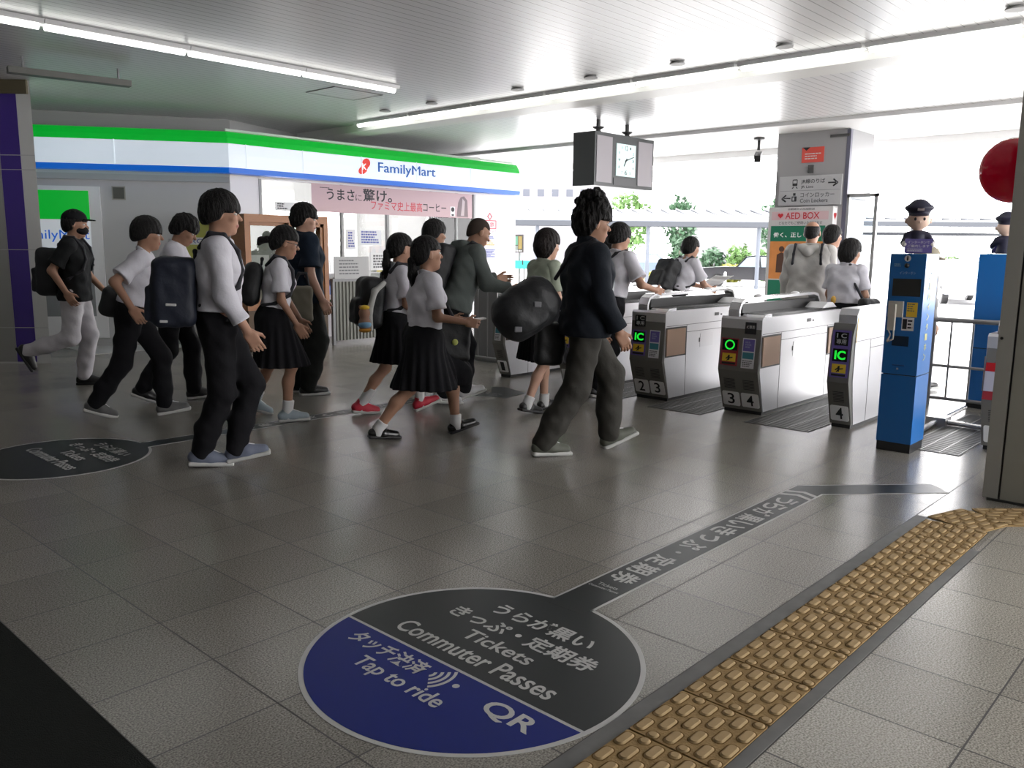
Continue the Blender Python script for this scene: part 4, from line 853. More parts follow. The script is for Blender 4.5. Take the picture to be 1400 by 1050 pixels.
# ------------------------------------------------------------------ square pillar with signs
PX = 13.0; M_pil = mat('pillar_panel', (.3, .295, .3), .5); M_pilw = mat('pillar_white', (.24, .24, .245), .5)
bm = NB(); box(bm, (PX, 5.2, 0), (PX+.9, 6.3, CZ+.05)); pil = struct('pillar_right', bm, M_pil)
obj('corner_strip', box(NB(), (PX-.01, 5.14, 0), (PX+.06, 5.2, CZ)), mat('pillar_strip', (.1, .1, .14), .5), pil)
obj('white_side', box(NB(), (PX+.02, 5.17, 2.2), (PX+1.0, 5.21, CZ+.05)), M_pilw, pil)
obj('drain_cover', box(NB(), (PX-.03, 5.16, 3.1), (PX-.002, 5.45, 3.14)), M_dark, pil)
M = FX(PX)
rp = thing('red_notice', (PX, 5.72, 2.74), 'red and white notice near the top of the square pillar', 'notice'); plate('sheet', M, -5.89, 2.75, -5.54, 2.98, mat('notice_red', (.6, .07, .05), .5), rp, t=.01); lines('notice_print', M @ Matrix.Translation((0, 0, .01)), -5.84, 2.79, -5.58, 2.9, 3, M_offwhite, rp, 2, .4); bm = NB(); prism(bm, [(-5.88, 2.98), (-5.76, 2.98), (-5.82, 2.93)], M, .01, .012); obj('corner_mark', bm, M_ink, rp)
sp = thing('wall_speaker', (PX, 5.73, 2.6), 'small dark grey box under the red notice on the pillar', 'speaker'); plate('box', M, -5.77, 2.59, -5.69, 2.71, M_dark, sp, t=.03)
gs = thing('direction_sign', (PX-.04, 5.72, 2.12), 'white direction sign with arrows for the train line and coin lockers on the pillar', 'sign')
plate('board', M, -6.22, 2.1, -5.22, 2.55, mat('sign_board', (.42, .42, .43), .5), gs, t=.04); plate('divider', M, -6.2, 2.322, -5.24, 2.328, M_grey, gs, t=.0015, t0=.04)
def tx(s, u0, z0, u1, z1, m=M_ink, par=gs, t=.042, bold=0.): text(s, M, u0, z0, u1, z1, m, par, t=t, bold=bold)
tx('JR線のりば', -5.86, 2.42, -5.48, 2.5); tx('JR Line', -5.86, 2.35, -5.66, 2.4); tx('コインロッカー', -5.86, 2.22, -5.32, 2.29); tx('Coin Lockers', -5.86, 2.14, -5.42, 2.2)
tx('→', -5.43, 2.37, -5.27, 2.49, bold=.02); tx('←', -6.17, 2.15, -6.02, 2.27, bold=.02)
bm = NB(); prism(bm, rrect(-6.0, 2.4, -5.92, 2.5, .015), M, .04, .042); prism(bm, [(-6.01, 2.36), (-5.99, 2.36), (-5.975, 2.39), (-5.985, 2.39)], M, .04, .042); prism(bm, [(-5.93, 2.36), (-5.91, 2.36), (-5.935, 2.39), (-5.945, 2.39)], M, .04, .042); prism(bm, rrect(-6.0, 2.16, -5.92, 2.24, .006), M, .04, .042); prism(bm, [(-5.98, 2.25), (-5.94, 2.25), (-5.94, 2.29), (-5.98, 2.29)], M, .04, .042); obj('pictogram', bm, M_ink, gs)
bm = NB(); prism(bm, [(-5.99, 2.44), (-5.93, 2.44), (-5.93, 2.485), (-5.99, 2.485)], M, .042, .0435); prism(bm, [(-5.985, 2.175), (-5.955, 2.175), (-5.955, 2.225), (-5.985, 2.225)], M, .042, .0435); obj('pictogram_window', bm, mat('sign_board', (.42, .42, .43), .5), gs)
ax_ = PX-.18; M = FX(ax_)
ae = thing('aed_cabinet', (ax_+.09, 5.78, 0), 'white defibrillator cabinet lettered AED BOX with a green and orange poster on its door', 'cabinet')
M_aed = mat('aed_white', (.55, .54, .54), .5); obj('cabinet', box(NB(), (ax_, 5.27, .1), (PX-.002, 6.3, 2.07)), M_aed, ae, bevel=.008); obj('plinth', box(NB(), (ax_+.03, 5.3, 0), (PX-.01, 6.27, .1)), M_dark, ae)
plate('pink_band', M, -6.25, 1.87, -5.33, 2.0, mat('aed_pink', (.6, .42, .44), .5), ae, t=.002); tx('AED BOX', -6.02, 1.885, -5.47, 1.985, mat('aed_red', (.5, .02, .03), .5), ae, .003, .01)
bm = NB(); hx, hz = -6.1, 1.94; prism(bm, [(hx+.045*(16*math.sin(q)**3)/16, hz+.045*(13*math.cos(q)-5*math.cos(2*q)-2*math.cos(3*q)-math.cos(4*q))/16) for q in np.linspace(0, 2*math.pi, 24)[:-1]], M, .002, .004); obj('heart', bm, mat('aed_red', (.5, .02, .03), .5), ae)
tx('自動体外式除細動器', -5.98, 2.02, -5.55, 2.05, M_inkgrey, ae, .003); tx('どなたでもご使用いただけます', -6.12, 1.8, -5.42, 1.85, M_ink, ae, .003)
Mq = FY(5.27); plate('side_strip', Mq, ax_+.02, 1.4, ax_+.16, 2.05, M_paper, ae, t=.002); bm = NB(); prism(bm, [(ax_+.09+.05*(16*math.sin(q)**3)/16, 1.93+.06*(13*math.cos(q)-5*math.cos(2*q)-2*math.cos(3*q)-math.cos(4*q))/16) for q in np.linspace(0, 2*math.pi, 24)[:-1]], Mq, .002, .004); obj('heart', bm, M_red, ae); text('AED', Mq, ax_+.04, 1.72, ax_+.14, 1.8, M_red, ae, t=.003)
M_pgr = mat('poster_green', (.01, .17, .095), .5)
plate('poster_sheet', M, -6.27, .5, -5.35, 1.79, M_aed, ae, t=.002); plate('poster_green_top', M, -6.25, 1.54, -5.37, 1.78, M_pgr, ae, t=.003); tx('働く、正しく。', -6.2, 1.6, -5.6, 1.68, M_paper, ae, .004, .02)
plate('poster_photo', M, -6.25, .95, -5.37, 1.54, mat('poster_orange', (.65, .25, .07), .6, var=.5, vscale=3), ae, t=.003); plate('poster_green_bottom', M, -6.25, .55, -5.37, .93, M_pgr, ae, t=.003); tx('Go!', -5.85, .8, -5.6, .88, M_paper, ae, .004)
for hx in (-6.05, -5.86, -5.6):
    bm = NB(); prism(bm, circ(hx, 1.42, .045, 16), M, .003, .0045); prism(bm, [(hx-.08, 1.05), (hx+.08, 1.05), (hx+.075, 1.33), (hx, 1.37), (hx-.075, 1.33)], M, .003, .0045); obj('poster_figure', bm, mat('poster_dark', (.09, .04, .025), .6), ae)
# glazed screen beside the pillar
gp = thing('glass_screen', (13.9, 4.85, 0), 'tall glass screen in a slim metal frame standing right of the square pillar', 'glass screen')
bm = NB(); box(bm, (13.0, 4.68, 0), (13.05, 4.73, 2.25)); box(bm, (13.0, 5.1, 0), (13.05, 5.14, 2.25)); box(bm, (13.0, 4.68, 2.2), (13.05, 5.14, 2.25)); box(bm, (13.0, 4.68, .05), (13.05, 5.14, .1)); obj('screen_frame', bm, M_alu, gp); obj('pane', box(NB(), (13.02, 4.73, .1), (13.028, 5.1, 2.2)), glass_mat('screen_glass', (.9, .93, .95)), gp)
# ------------------------------------------------------------------ grey cabinet and red alarm lamp at the right edge
cb = thing('hydrant_cabinet', (5.5, .72, 0), 'tall grey metal cabinet cut by the right edge of the photo, beside the tactile strip', 'cabinet')
M_cab = mat('cabinet_grey', (.3, .295, .27), .5, var=.05, vscale=8); bm = NB(); box(bm, (5.25, 1.1, .02), (5.36, 1.178, 2.32)); obj('side_post', bm, M_cab, cb, bevel=.006)
obj('door', box(NB(), (5.25, .2, .02), (5.36, 1.088, 2.32)), mat('cabinet_door_grey', (.26, .255, .225), .5, var=.05, vscale=8), cb, bevel=.004); obj('cabinet_body', box(NB(), (5.355, .22, .02), (5.7, 1.0, 2.3)), M_cab, cb); obj('seam_strip', box(NB(), (5.27, 1.08, .02), (5.35, 1.11, 2.31)), M_black, cb); obj('foot', box(NB(), (5.27, .22, 0), (5.34, 1.16, .03)), M_dark, cb)
obj('latch', cyl(NB(), (5.247, 1.16, .93), (5.255, 1.16, .93), .008), M_black, cb)
al_ = thing('alarm_lamp', (5.45, 1.2, 1.7), 'round red alarm lamp at the top right, behind the grey cabinet edge', 'lamp')
bm = NB(); lathe(bm, [(.0001, .115), (.07, .106), (.128, .08), (.168, .04), (.18, 0), (.174, -.035)][::-1], frame((5.47, 1.235, 1.855), Vector((.5, -.8, 0)), Z), 28); obj('red_lens', bm, mat('red_lens', (.35, .0, .012), .12, em=(.6, 0, .02), es=.12), al_, smooth=True)
bm = NB(); box(bm, (-.06, -.06, -.2), (.06, .06, -.03), frame((5.47, 1.235, 1.855), Vector((.5, -.8, 0)), Z)); obj('lamp_bracket', bm, M_grey, al_)
ex = thing('fire_extinguisher', (5.46, 1.16, 0), 'red fire extinguisher on a stand behind the edge of the grey cabinet', 'fire extinguisher')
bm = NB(); lathe(bm, [(.05, .27), (.075, .28), (.075, .7), (.05, .77), (.02, .8), (.02, .83)], Matrix.Translation((5.45, 1.14, .0)), 20); obj('cylinder', bm, M_red, ex, smooth=True); obj('stand', box(NB(), (5.4, 1.1, 0), (5.5, 1.18, .275)), M_dark, ex); obj('handle', box(NB(), (5.4, 1.13, .83), (5.52, 1.15, .86)), M_black, ex)
# ------------------------------------------------------------------ the plaza outside
GZ = -.35
FH = Vector((_cy, _sy, 0)); RH = Vector((_sy, -_cy, 0))
def out(u, depth, z=GZ):     # a place on the plaza: column u of the photograph, horizontal distance
    return FH*depth + RH*((u-700)/FPX*depth*1.013) + Z*z
# covered walkway
M_can = mat('walkway_steel', (.022, .026, .034), .5); M_cro = mat('walkway_roof', (.16, .17, .19), .4)
def walkway(u0, u1, D, z0, z1, label, n):
    a, b = out(u0, D), out(u1, D); t = thing('covered_walkway', (a+b)/2, label, 'walkway'); d = (b-a).normalized(); L = (b-a).length; M = frame((a.x, a.y, 0), d, Z); bk = -(M.to_3x3() @ Z)
    bm = NB(); 
    q = [(0, z0), (L, z0)]; v = [M @ Vector((x, z, 0)) for x, z in q]; w = [p+bk*3.2+Z*(z1-z0) for p in v]; lo = [bm.verts.new(p) for p in v+w[::-1]]; hi = [bm.verts.new(p+Z*.06) for p in v+w[::-1]]
    bm.faces.new(lo[::-1]); bm.faces.new(hi)
    for k in range(4): bm.faces.new((lo[k], lo[(k+1) % 4], hi[(k+1) % 4], hi[k]))
    bmesh.ops.recalc_face_normals(bm, faces=bm.faces); obj('roof', bm, M_cro, t)
    obj('eave_beam', box(NB(), (0, z0-.2, -.06), (L, z0+.02, .06), M), M_can, t); obj('back_beam', box(NB(), (0, z1-.75, -3.2), (L, z1-.6, -3.1), M), M_can, t)
    bm = NB()
    for k in range(n):
        x = L*(k+.5)/n; tube(bm, [M @ Vector((x, z0-.02, 0)), M @ Vector((x-.5, z1+.1, -3.1))], .05, 6)
    obj('ribs', bm, M_can, t)
    for k in range(max(2, int(L/5.5)+1)):
        x = L*(k+.62)/max(2, int(L/5.5)+1)
        if x < L: obj('post', cyl(NB(), M @ Vector((x, GZ, -.3)), M @ Vector((x, z0, -.3)), .09, 12), mat('walkway_post', (.07, .08, .1), .5), t)
    return t
walkway(640, 1085, 38, 2.6, 3.2, 'long white roofed walkway with slanting ribs across the plaza behind the gates', 21)
walkway(1150, 1420, 40, 2.75, 2.95, 'lower walkway roof across the plaza behind the blue kiosks', 10)
# planting
def leaf_mat(n, c): return mat(n, c, .6, var=.35, vscale=3)
def leaves(name, c, r, n, m, parent, size=.22, seed=1):
    R_ = np.random.default_rng(seed); P = R_.normal(size=(n, 3)); P /= np.linalg.norm(P, axis=1)[:, None]; lump = 1+.18*np.sin(P @ np.array([5., 3, 4])+seed)+.12*np.sin(P @ np.array([-7., 6, 5]))
    P = P*(R_.uniform(.35, 1, n)**.4*lump)[:, None]*np.array(r)+np.array(c); A_ = R_.normal(size=(n, 3)); B_ = R_.normal(size=(n, 3)); A_ *= size/np.linalg.norm(A_, axis=1)[:, None]; B_ *= size*.6/np.linalg.norm(B_, axis=1)[:, None]
    V = np.stack([P-A_, P-B_, P+A_, P+B_], 1).reshape(-1, 3); Q = np.arange(4*n).reshape(-1, 4)
    o = soft(name, (V, Q), 0, m, None)
    if parent is not None: o.parent = parent; o.matrix_parent_inverse = wloc(parent).inverted()
    return o
M_lf1 = leaf_mat('fresh_leaves', (.08, .16, .04)); M_lf2 = leaf_mat('dark_leaves', (.03, .075, .035)); M_lf3 = leaf_mat('yellow_leaves', (.2, .2, .03)); M_bark = mat('bark', (.08, .06, .045), .8)
def tree(u, D, zt, r, m, label, seed, ztrunk=1.2, n=900):
    b = out(u, D); t = thing('tree', b, label, 'tree', 'trees beyond the walkway'); rz = (zt-ztrunk)/2
    leaves('crown', (b.x, b.y, zt-rz), (r, r, rz), n, m, t, .25, seed); bm = NB(); tube(bm, [b, b+Z*(zt-rz)*.6, b+Z*(zt-rz)], [.14, .1, .05], 8)
    for k in range(4): a = k*1.6; tube(bm, [b+Z*(zt-rz)*.7, b+Vector((math.cos(a)*r*.5, math.sin(a)*r*.5, zt-rz*.8))], [.05, .02], 6)
    obj('trunk', bm, M_bark, t)
tree(852, 60, 5.2, 1.4, M_lf1, 'fresh green loose tree above the walkway roof below the clock', 1)
tree(806, 64, 4.7, .55, M_lf2, 'small dark tree just right of the tall man above the walkway roof', 2, 2.0, 400)
tree(922, 64, 5.1, 1.1, M_lf2, 'dark green narrow tree above the walkway roof right of the clock', 3, 1.4)
tree(1047, 66, 5.0, 1.2, M_lf2, 'dark tree top beside the square pillar above the walkway', 4, 1.5, 500)
def bush(u, D, w, h, m, label, seed, z=GZ, n=700):
    b = out(u, D, z); t = thing('bush', b, label, 'bush', 'bushes across the plaza'); leaves('foliage', (b.x, b.y, z+h*.55), (w, w, h*.5), n, m, t, .16, seed)
    obj('stems', tube(NB(), [b, b+Z*h*.6], [.08, .03], 6), M_bark, t)
for k, (u, D, w, h, m, lb, z) in enumerate(((926, 47, .75, 2.3, M_lf2, 'dark bush behind the boy with a paper', GZ), (966, 49, .7, 1.7, M_lf2, 'low dark bush right of the boy with a paper', GZ), (1002, 48.5, .7, 1.8, M_lf1, 'bright green bush behind the walkway post', GZ), (1036, 48, .65, 1.6, M_lf1, 'bright green bush above the black taxi', GZ), (896, 45, .8, .5, M_lf3, 'low yellowish bush left of the boy with a paper', GZ), (990, 46, .8, .9, M_lf3, 'low yellowish bush above the taxi bonnet', GZ), (1285, 46.5, .8, 1.4, M_lf1, 'green hedge bush beside the near blue kiosk', GZ), (1335, 46.5, .8, 1.5, M_lf1, 'green hedge bush behind the far doll', GZ), (1308, 43.8, .55, .6, M_lf3, 'low yellowish bush between the two blue kiosks', GZ))): bush(u, D, w, h, m, lb, k+20, z)
# hills / buildings beyond
M_bld = mat('pale_building', (.13, .125, .135), .7); M_bw = mat('building_window', (.03, .035, .05), .2); M_rr = mat('red_trim', (.14, .03, .03), .6)
def building(u0, u1, D, h, label, rows, cols, trim=False):
    a, b = out(u0, D), out(u1, D); t = thing('building', (a+b)/2, label, 'building'); d = (b-a).normalized(); L = (b-a).length; M = frame((a.x, a.y, GZ), d, Z)
    obj('wall', box(NB(), (0, 0, -8), (L, h, 0), M), M_bld, t)
    for r_ in range(rows):
        for c in range(cols): w = L/(cols+1); x = w*(c+.7); z = h-1.1-2.2*r_; obj('window', box(NB(), (x, z, -.05), (x+w*.45, z+.6, .02), M), M_bw, t)
    obj('parapet', box(NB(), (-.2, h-.1, -8), (L+.2, h+.12, .15), M), M_rr if trim else mat('parapet_grey', (.07, .065, .075), .6), t)
building(680, 832, 75, 9.5, 'pale station building with a red roof line behind the tall man', 2, 7, True)
building(938, 1050, 85, 5.2, 'distant pale long building right of the dark narrow tree', 1, 12)
# far notice case and turquoise sign at the end of the shop wall
dl_ = thing('display_case', (13.2, 11.6, 0), 'black framed display case with green and amber sheets at the end of the shop wall', 'display case')
pc = on(710, 333, 0, 14.2); M = frame((pc.x, pc.y, 0), -Y, Z); zc = pc.z
plate('frame', M, -.14, zc-.2, .14, zc+.2, mat('case_dark', (.05, .045, .04), .5), dl_, t=.03)
plate('green_sheet', M, -.11, zc-.03, -.02, zc+.16, mat('case_green', (.1, .3, .2), .5), dl_, t=.003, t0=.03); plate('amber_sheet', M, .0, zc-.12, .11, zc+.16, mat('case_amber', (.3, .22, .05), .5), dl_, t=.003, t0=.03); plate('grey_sheet', M, -.11, zc-.15, -.02, zc-.05, mat('case_grey', (.2, .25, .23), .5), dl_, t=.003, t0=.03)
for k in range(4): plate('white_disc', M, -.11+.06*k, zc-.18, -.075+.06*k, zc-.145, M_paper, dl_, t=.003, t0=.033)
obj('post', cyl(NB(), (pc.x+.02, pc.y, 0), (pc.x+.02, pc.y, zc-.2), .03, 10), M_grey, dl_)
tq = thing('turquoise_sign', (13, 11.7, 0), 'turquoise panel sign low behind the woman in green', 'sign'); pt = on(716, 362, 0, 14.1); M = frame((pt.x, pt.y, 0), -Y, Z)
plate('panel', M, -.24, pt.z-.09, .24, pt.z+.09, mat('turquoise', (.02, .5, .42), .5), tq, t=.02); obj('post', cyl(NB(), (pt.x+.02, pt.y, 0), (pt.x+.02, pt.y, pt.z), .025, 8), M_grey, tq)
plate('bird_mark', M, -.03, pt.z+.0, .0, pt.z+.1, M_ink, tq, t=.003, t0=.02)
# bollards
for k, (u, lb) in enumerate(((984, 'white bollard in front of the taxi front wheel'), (955, 'white bollard left of the taxi bonnet'))):
    b = out(u, 37); bl_ = thing('bollard', b, lb, 'bollard', 'white bollards'); bm = NB(); lathe(bm, [(.06, 0), (.06, .7), (.045, .78), (.01, .8)], Matrix.Translation(b), 12); obj('post', bm, M_white, bl_, smooth=True); bm = NB(); lathe(bm, [(.062, .5), (.062, .58)], Matrix.Translation(b), 12); obj('band', bm, M_red, bl_)
# cars
def car(u, D, yaw, paint, label, name='car', lampbox=True, z=GZ, L=4.6):
    b = out(u, D, z); t = thing(name, b, label, 'car'); mw = Matrix.Translation(b) @ Matrix.Rotation(yaw, 4, 'Z'); M = mw @ frame((0, .82, 0), X, Z); hw = 1.64; k = L/4.6
    body = [(-2.3, .35), (-2.28, .75), (-2.2, .88), (-1.15, .95), (1.35, .95), (2.2, .88), (2.3, .7), (2.28, .32)]
    bm = NB(); prism(bm, [(a*k, c) for a, c in body], M, 0, hw); obj('body', bm, paint, t, bevel=.05)
    bm = NB(); cab = [(-.55, .94), (-.1, 1.4), (.35, 1.46), (1.1, 1.44), (1.75, .94)]
    M2 = mw @ frame((0, .72, 0), X, Z); prism(bm, [(a*k, c) for a, c in cab], M2, 0, 1.44); obj('cabin_glass', bm, mat('car_glass', (.25, .32, .36), .08), t, bevel=.03)
    bm = NB(); prism(bm, [(a*k, c) for a, c in [(-.12, 1.4), (.35, 1.45), (1.12, 1.43), (1.1, 1.48), (.35, 1.5), (-.1, 1.45)]], M2, -.02, 1.46); obj('roof', bm, paint, t)
    for s0 in (-.03, 1.44):
        for a in ([(-.6, .94), (-.5, .94), (-.05, 1.43), (-.14, 1.43)], [(.5, .94), (.58, .94), (.5, 1.46), (.42, 1.46)], [(1.68, .94), (1.8, .94), (1.15, 1.44), (1.05, 1.44)]): obj('window_pillar', prism(NB(), [(x*k, c) for x, c in a], M2, s0, s0+.03), paint, t)
    for x in (-1.4, 1.38):
        for y in (-.72, .72):
            bm = NB(); Mw = mw @ frame((x*k, y, .31), X, Z); lathe(bm, [(.31, -.1), (.31, .1)], Mw, 24); w = obj('wheel', bm, M_black, t); bm = NB(); lathe(bm, [(.2, -.11), (.2, .11)], Mw, 20); obj('hubcap', bm, M_alu, w)
    obj('bumper', box(NB(), (-2.34*k, -.78, .35), (-2.2*k, .78, .52), mw), M_alu, t); obj('bumper', box(NB(), (2.2*k, -.78, .35), (2.34*k, .78, .52), mw), M_alu, t)
    for y in (-.6, .6): obj('headlamp', box(NB(), (-2.31*k, y-.14, .6), (-2.22*k, y+.14, .74), mw), M_paper, t)
    if lampbox: obj('roof_sign', box(NB(), (.2, -.2, 1.5), (.35, .2, 1.62), mw), M_white, t, bevel=.03)
    return t
yawp = math.atan2(RH.y, RH.x)
car(1015, 41, yawp-.28, mat('taxi_black', (.006, .006, .009), .15), 'black taxi parked across the plaza behind the square pillar', 'taxi')
car(1296, 30, yawp+math.radians(75), mat('car_silver', (.2, .2, .23), .25, .6), 'grey car seen between the two blue kiosks', 'car', False)
car(865, 52, yawp, mat('car_blue_grey', (.1, .13, .22), .3), 'distant blue grey car behind the boy reaching to the gate', 'car', False)
# ------------------------------------------------------------------ people
def rotm(yaw=0., pitch=0., roll=0.):
    cy, sy, cp, sp, cr, sr = math.cos(yaw), math.sin(yaw), math.cos(pitch), math.sin(pitch), math.cos(roll), math.sin(roll)
    return np.array([[cy, -sy, 0], [sy, cy, 0], [0, 0, 1]]) @ np.array([[cp, 0, sp], [0, 1, 0], [-sp, 0, cp]]) @ np.array([[1, 0, 0], [0, cr, -sr], [0, sr, cr]])
def nrm(v): return v/np.linalg.norm(v)
def ik(a, c, la, lb, pole):
    d = c-a; L = np.linalg.norm(d); L2 = min(L, (la+lb)*.998); u = d/L; x = (la*la-lb*lb+L2*L2)/(2*L2); h = math.sqrt(max(0, la*la-x*x))
    p = pole-u*(pole @ u); return a+u*x+nrm(p)*h, a+u*L2
SK = lambda n, c: mat(n, c, .55, spec=.35, bump=.05, bscale=200)
M_skin = [SK('skin_warm', (.42, .235, .16)), SK('skin_tan', (.34, .185, .12)), SK('skin_light', (.5, .3, .22))]
M_lip = mat('lips', (.34, .12, .1), .45); M_eyew = mat('eye_white', (.6, .58, .55), .3); M_iris = mat('iris_dark', (.015, .01, .008), .2)
M_hair = mat('black_hair', (.006, .005, .005), .55, spec=.25, bump=.9, bscale=60, stretch=(3, 3, .6)); M_hairb = mat('brown_black_hair', (.014, .009, .008), .55, spec=.25, bump=.9, bscale=60, stretch=(3, 3, .6))
def cloth(n, c, r=.85): return mat(n, c, r, spec=.2, bump=.35, bscale=14, var=.08, vscale=5)
C_white = cloth('white_shirt_cloth', (.6, .59, .64)); C_black = cloth('black_trouser_cloth', (.008, .008, .01)); C_navy = cloth('dark_navy_cloth', (.01, .017, .03))
C_bag = mat('black_bag_nylon', (.01, .011, .013), .6, bump=.3, bscale=20); C_bagnavy = mat('navy_bag_nylon', (.01, .014, .028), .6, bump=.3, bscale=20); C_strap = mat('bag_strap', (.016, .016, .022), .7)
M_sole = mat('pale_sole', (.5, .5, .48), .6); M_sock = mat('white_sock', (.6, .6, .6), .8)
def wrinkle(ph, a=.006):
    return lambda x, y, z: a*(np.sin(38*z+17*x+ph)*np.sin(23*y+11*z+ph)+.6*np.sin(61*x+29*z+2*ph)*np.sin(31*y-19*z))
class P: pass
def merge(parts):
    V, Q, n = [], [], 0
    for v, q in parts:
        if len(v): V.append(v); Q.append(q+n); n += len(v)
    return np.concatenate(V), np.concatenate(Q)
def person(label, H, root, head, L, R, lean=0, hy=0, hp=0, aL=(0, 8, 10), aR=(0, 8, 10), top=('short', C_white, 1), bottom=('trousers', C_black), shoe=('sneaker', M_black, M_sole), hair='short',
           skin=0, female=False, h=.0075, group=None, sock=None, side=0, neckp=None, hairm=None, drop=0., bulk=1., curl=(.45, .6), collar=True, seed=1, tleg=1.0):
    g = P(); s = H/1.72; g.s = s; root = Vector(root); ca, sa = math.cos(math.radians(head)), math.sin(math.radians(head))
    mw = Matrix.Translation((root.x, root.y, 0)) @ Matrix.Rotation(math.radians(head), 4, 'Z'); g.mw = mw
    fem = .9 if female else 1.0; b = bulk*fem
    inv = mw.inverted()
    ft = []
    for f, yd in ((L, 1), (R, -1)):     # (world point or local xy), lift, pitch
        p, lift, pit = f; p = inv @ p if isinstance(p, Vector) else Vector((p[0], p[1], 0))
        pit = math.radians(pit); p.x -= .05*s; y = p.y if abs(p.y) > .03 else yd*.06
        fr = rotm(0, pit); base = np.array([p.x, y, lift])
        piv = np.array([.13*s, 0, .01]) if pit > 0 else np.array([-.05*s, 0, .01])
        o = base+piv-fr @ piv; ft.append((o, fr))      # o = sole point under ankle
    ank = [o+fr @ np.array([0, 0, .085*s]) for o, fr in ft]
    lt, ls = .43*s, .415*s; hz = 9
    for a, y in zip(ank, (.085*s, -.085*s)):
        d2 = a[0]**2+(a[1]-y)**2; hz = min(hz, a[2]+math.sqrt(max(.1, (.985*(lt+ls))**2-d2)))
    hz -= drop
    hips = [np.array([0, .085*s, hz]), np.array([0, -.085*s, hz])]; pole = np.array([1, 0, .1])
    knees = []
    for i in (0, 1): k, a2 = ik(hips[i], ank[i], lt, ls, pole+np.array([0, .1*(1-2*i), 0])); knees.append(k); ank[i] = a2
    le = math.radians(lean); Rt_ = rotm(0, le, math.radians(side)); U = Rt_ @ np.array([0, 0, 1.]); Fw = Rt_ @ np.array([1., 0, 0]); Lf = Rt_ @ np.array([0, 1., 0])
    pel = np.array([0, 0, hz]); T = lambda x, y, z: pel+Fw*x*s+Lf*y*s+U*z*s
    g.T = T; g.Rt = Rt_
    shw = .165 if female else .178
    sh = [T(-.005, shw*b**.5, .465), T(-.005, -shw*b**.5, .465)]; nb = T(-.01, 0, .5)
    hr = rotm(math.radians(hy), math.radians(hp)); nl = math.radians(lean*.6+(hp if neckp is None else neckp)*.5); hs = (.55+.45*s)*1.02
    hc = nb+np.array([math.sin(nl), 0, math.cos(nl)])*.055*s+hr @ np.array([.022, 0, .112])*hs
    HL = lambda x, y, z: hc+hr @ (np.array([x, y, z])*hs); g.HL = HL; g.hr = hr; g.hs = hs; g.hc = hc
    el, wr, hd = [], [], []
    lu, lf = .285*s, .245*s
    for i, a in enumerate((aL, aR)):
        sg = 1-2*i
        if isinstance(a, dict):
            e, w = ik(sh[i], np.array(a['to']), lu, lf, np.array(a.get('pole', (-.6, sg*.5, -.6))))
        else:
            sw, ab, ef = [math.radians(q) for q in a[:3]]; inw = math.radians(a[3]) if len(a) > 3 else 0
            e = sh[i]+lu*nrm(np.array([math.sin(sw)*math.cos(ab), sg*math.sin(ab), -math.cos(sw)*math.cos(ab)]))
            f = sw+ef; w = e+lf*nrm(np.array([math.sin(f), sg*(math.sin(ab)*.5-math.sin(inw)), -math.cos(f)]))
        el.append(e); wr.append(w); hd.append(nrm(w-e))
    g.wr, g.hd, g.el, g.sh, g.nb, g.hips, g.knees, g.ank = wr, hd, el, sh, nb, hips, knees, ank
    # ---- body: one continuous skin
    B = SDF(); tor = lambda k_, e_: None
    def torso(Sx, e, lo=0., kk=.05):
        for y in (1, -1):
            Sx.chain([T(-.005, y*.075*b, lo), T(.005, y*.06*b, .16), T(.0, y*.075*b, .34), T(-.01, y*.07*b, .42)], [(.105 if not female else .112)*s*b+e, .092*s*b+e, .108*s*b+e, .085*s*b+e], kk)
        Sx.cap(T(-.01, shw*.82, .455), T(-.01, -shw*.82, .455), .058*s*b+e, .058*s*b+e, .05)
        if female: 
            for y in (1, -1): Sx.ell(T(.085, y*.06, .325), np.array([.05, .055, .055])*s+e, k=.03)
    torso(B, 0)
    nr = .05*s*fem
    B.cap(T(-.012, 0, .46), HL(-.022, 0, -.06), nr*1.12, nr, .03)
    for i in (0, 1):
        B.chain([hips[i], knees[i]], [.088*s*b, .056*s*b], .04); m = knees[i]*.65+ank[i]*.35-np.array([.018*s, 0, 0]); B.chain([knees[i], m, ank[i]], [.054*s*b, .054*s*b, .036*s], .03)
        B.chain([sh[i], el[i], wr[i]], [.05*s*b, .037*s*b, .026*s*b], .025)
        o, fr = ft[i]; B.chain([ank[i], o+fr @ np.array([.04, 0, .045])*s, o+fr @ np.array([.14, 0, .03])*s], [.036*s, .036*s, .026*s], .02)
        # hand
        d = hd[i]; pref = np.array([.75, 0, .66]); t = nrm(pref-d*(pref @ d)); pm = np.cross(d, t)*(1 if i == 0 else -1); q = s*.96
        hp_ = {'l': curl} if not isinstance(curl, dict) else curl; c1, c2 = (curl if not isinstance(curl, dict) else curl[i])
        B.rbox(wr[i]+d*.05*q, np.array([.05, .041, .0145])*q, np.stack([d, t, pm], 1), .013*q, .012)
        for n_ in range(4):
            bs = wr[i]+d*.094*q+t*(.031-.0205*n_)*q; ln = (.072, .082, .075, .058)[n_]*q; a1 = c1+.06*n_; d1 = nrm(d*math.cos(a1)+pm*math.sin(a1)+t*(.06-.04*n_)); a2 = a1+c2; d2 = nrm(d*math.cos(a2)+pm*math.sin(a2))
            m_ = bs+d1*ln*.52; B.chain([bs, m_, m_+d2*ln*.5], [.0098*q, .009*q, .0075*q], .004)
        tb = wr[i]+d*.028*q+t*.034*q; t1 = nrm(d*.68+t*.6+pm*.35); t2 = nrm(d*.9+t*.2+pm*.4); B.chain([tb, tb+t1*.04*q, tb+t1*.04*q+t2*.032*q], [.0135*q, .011*q, .0085*q], .006)
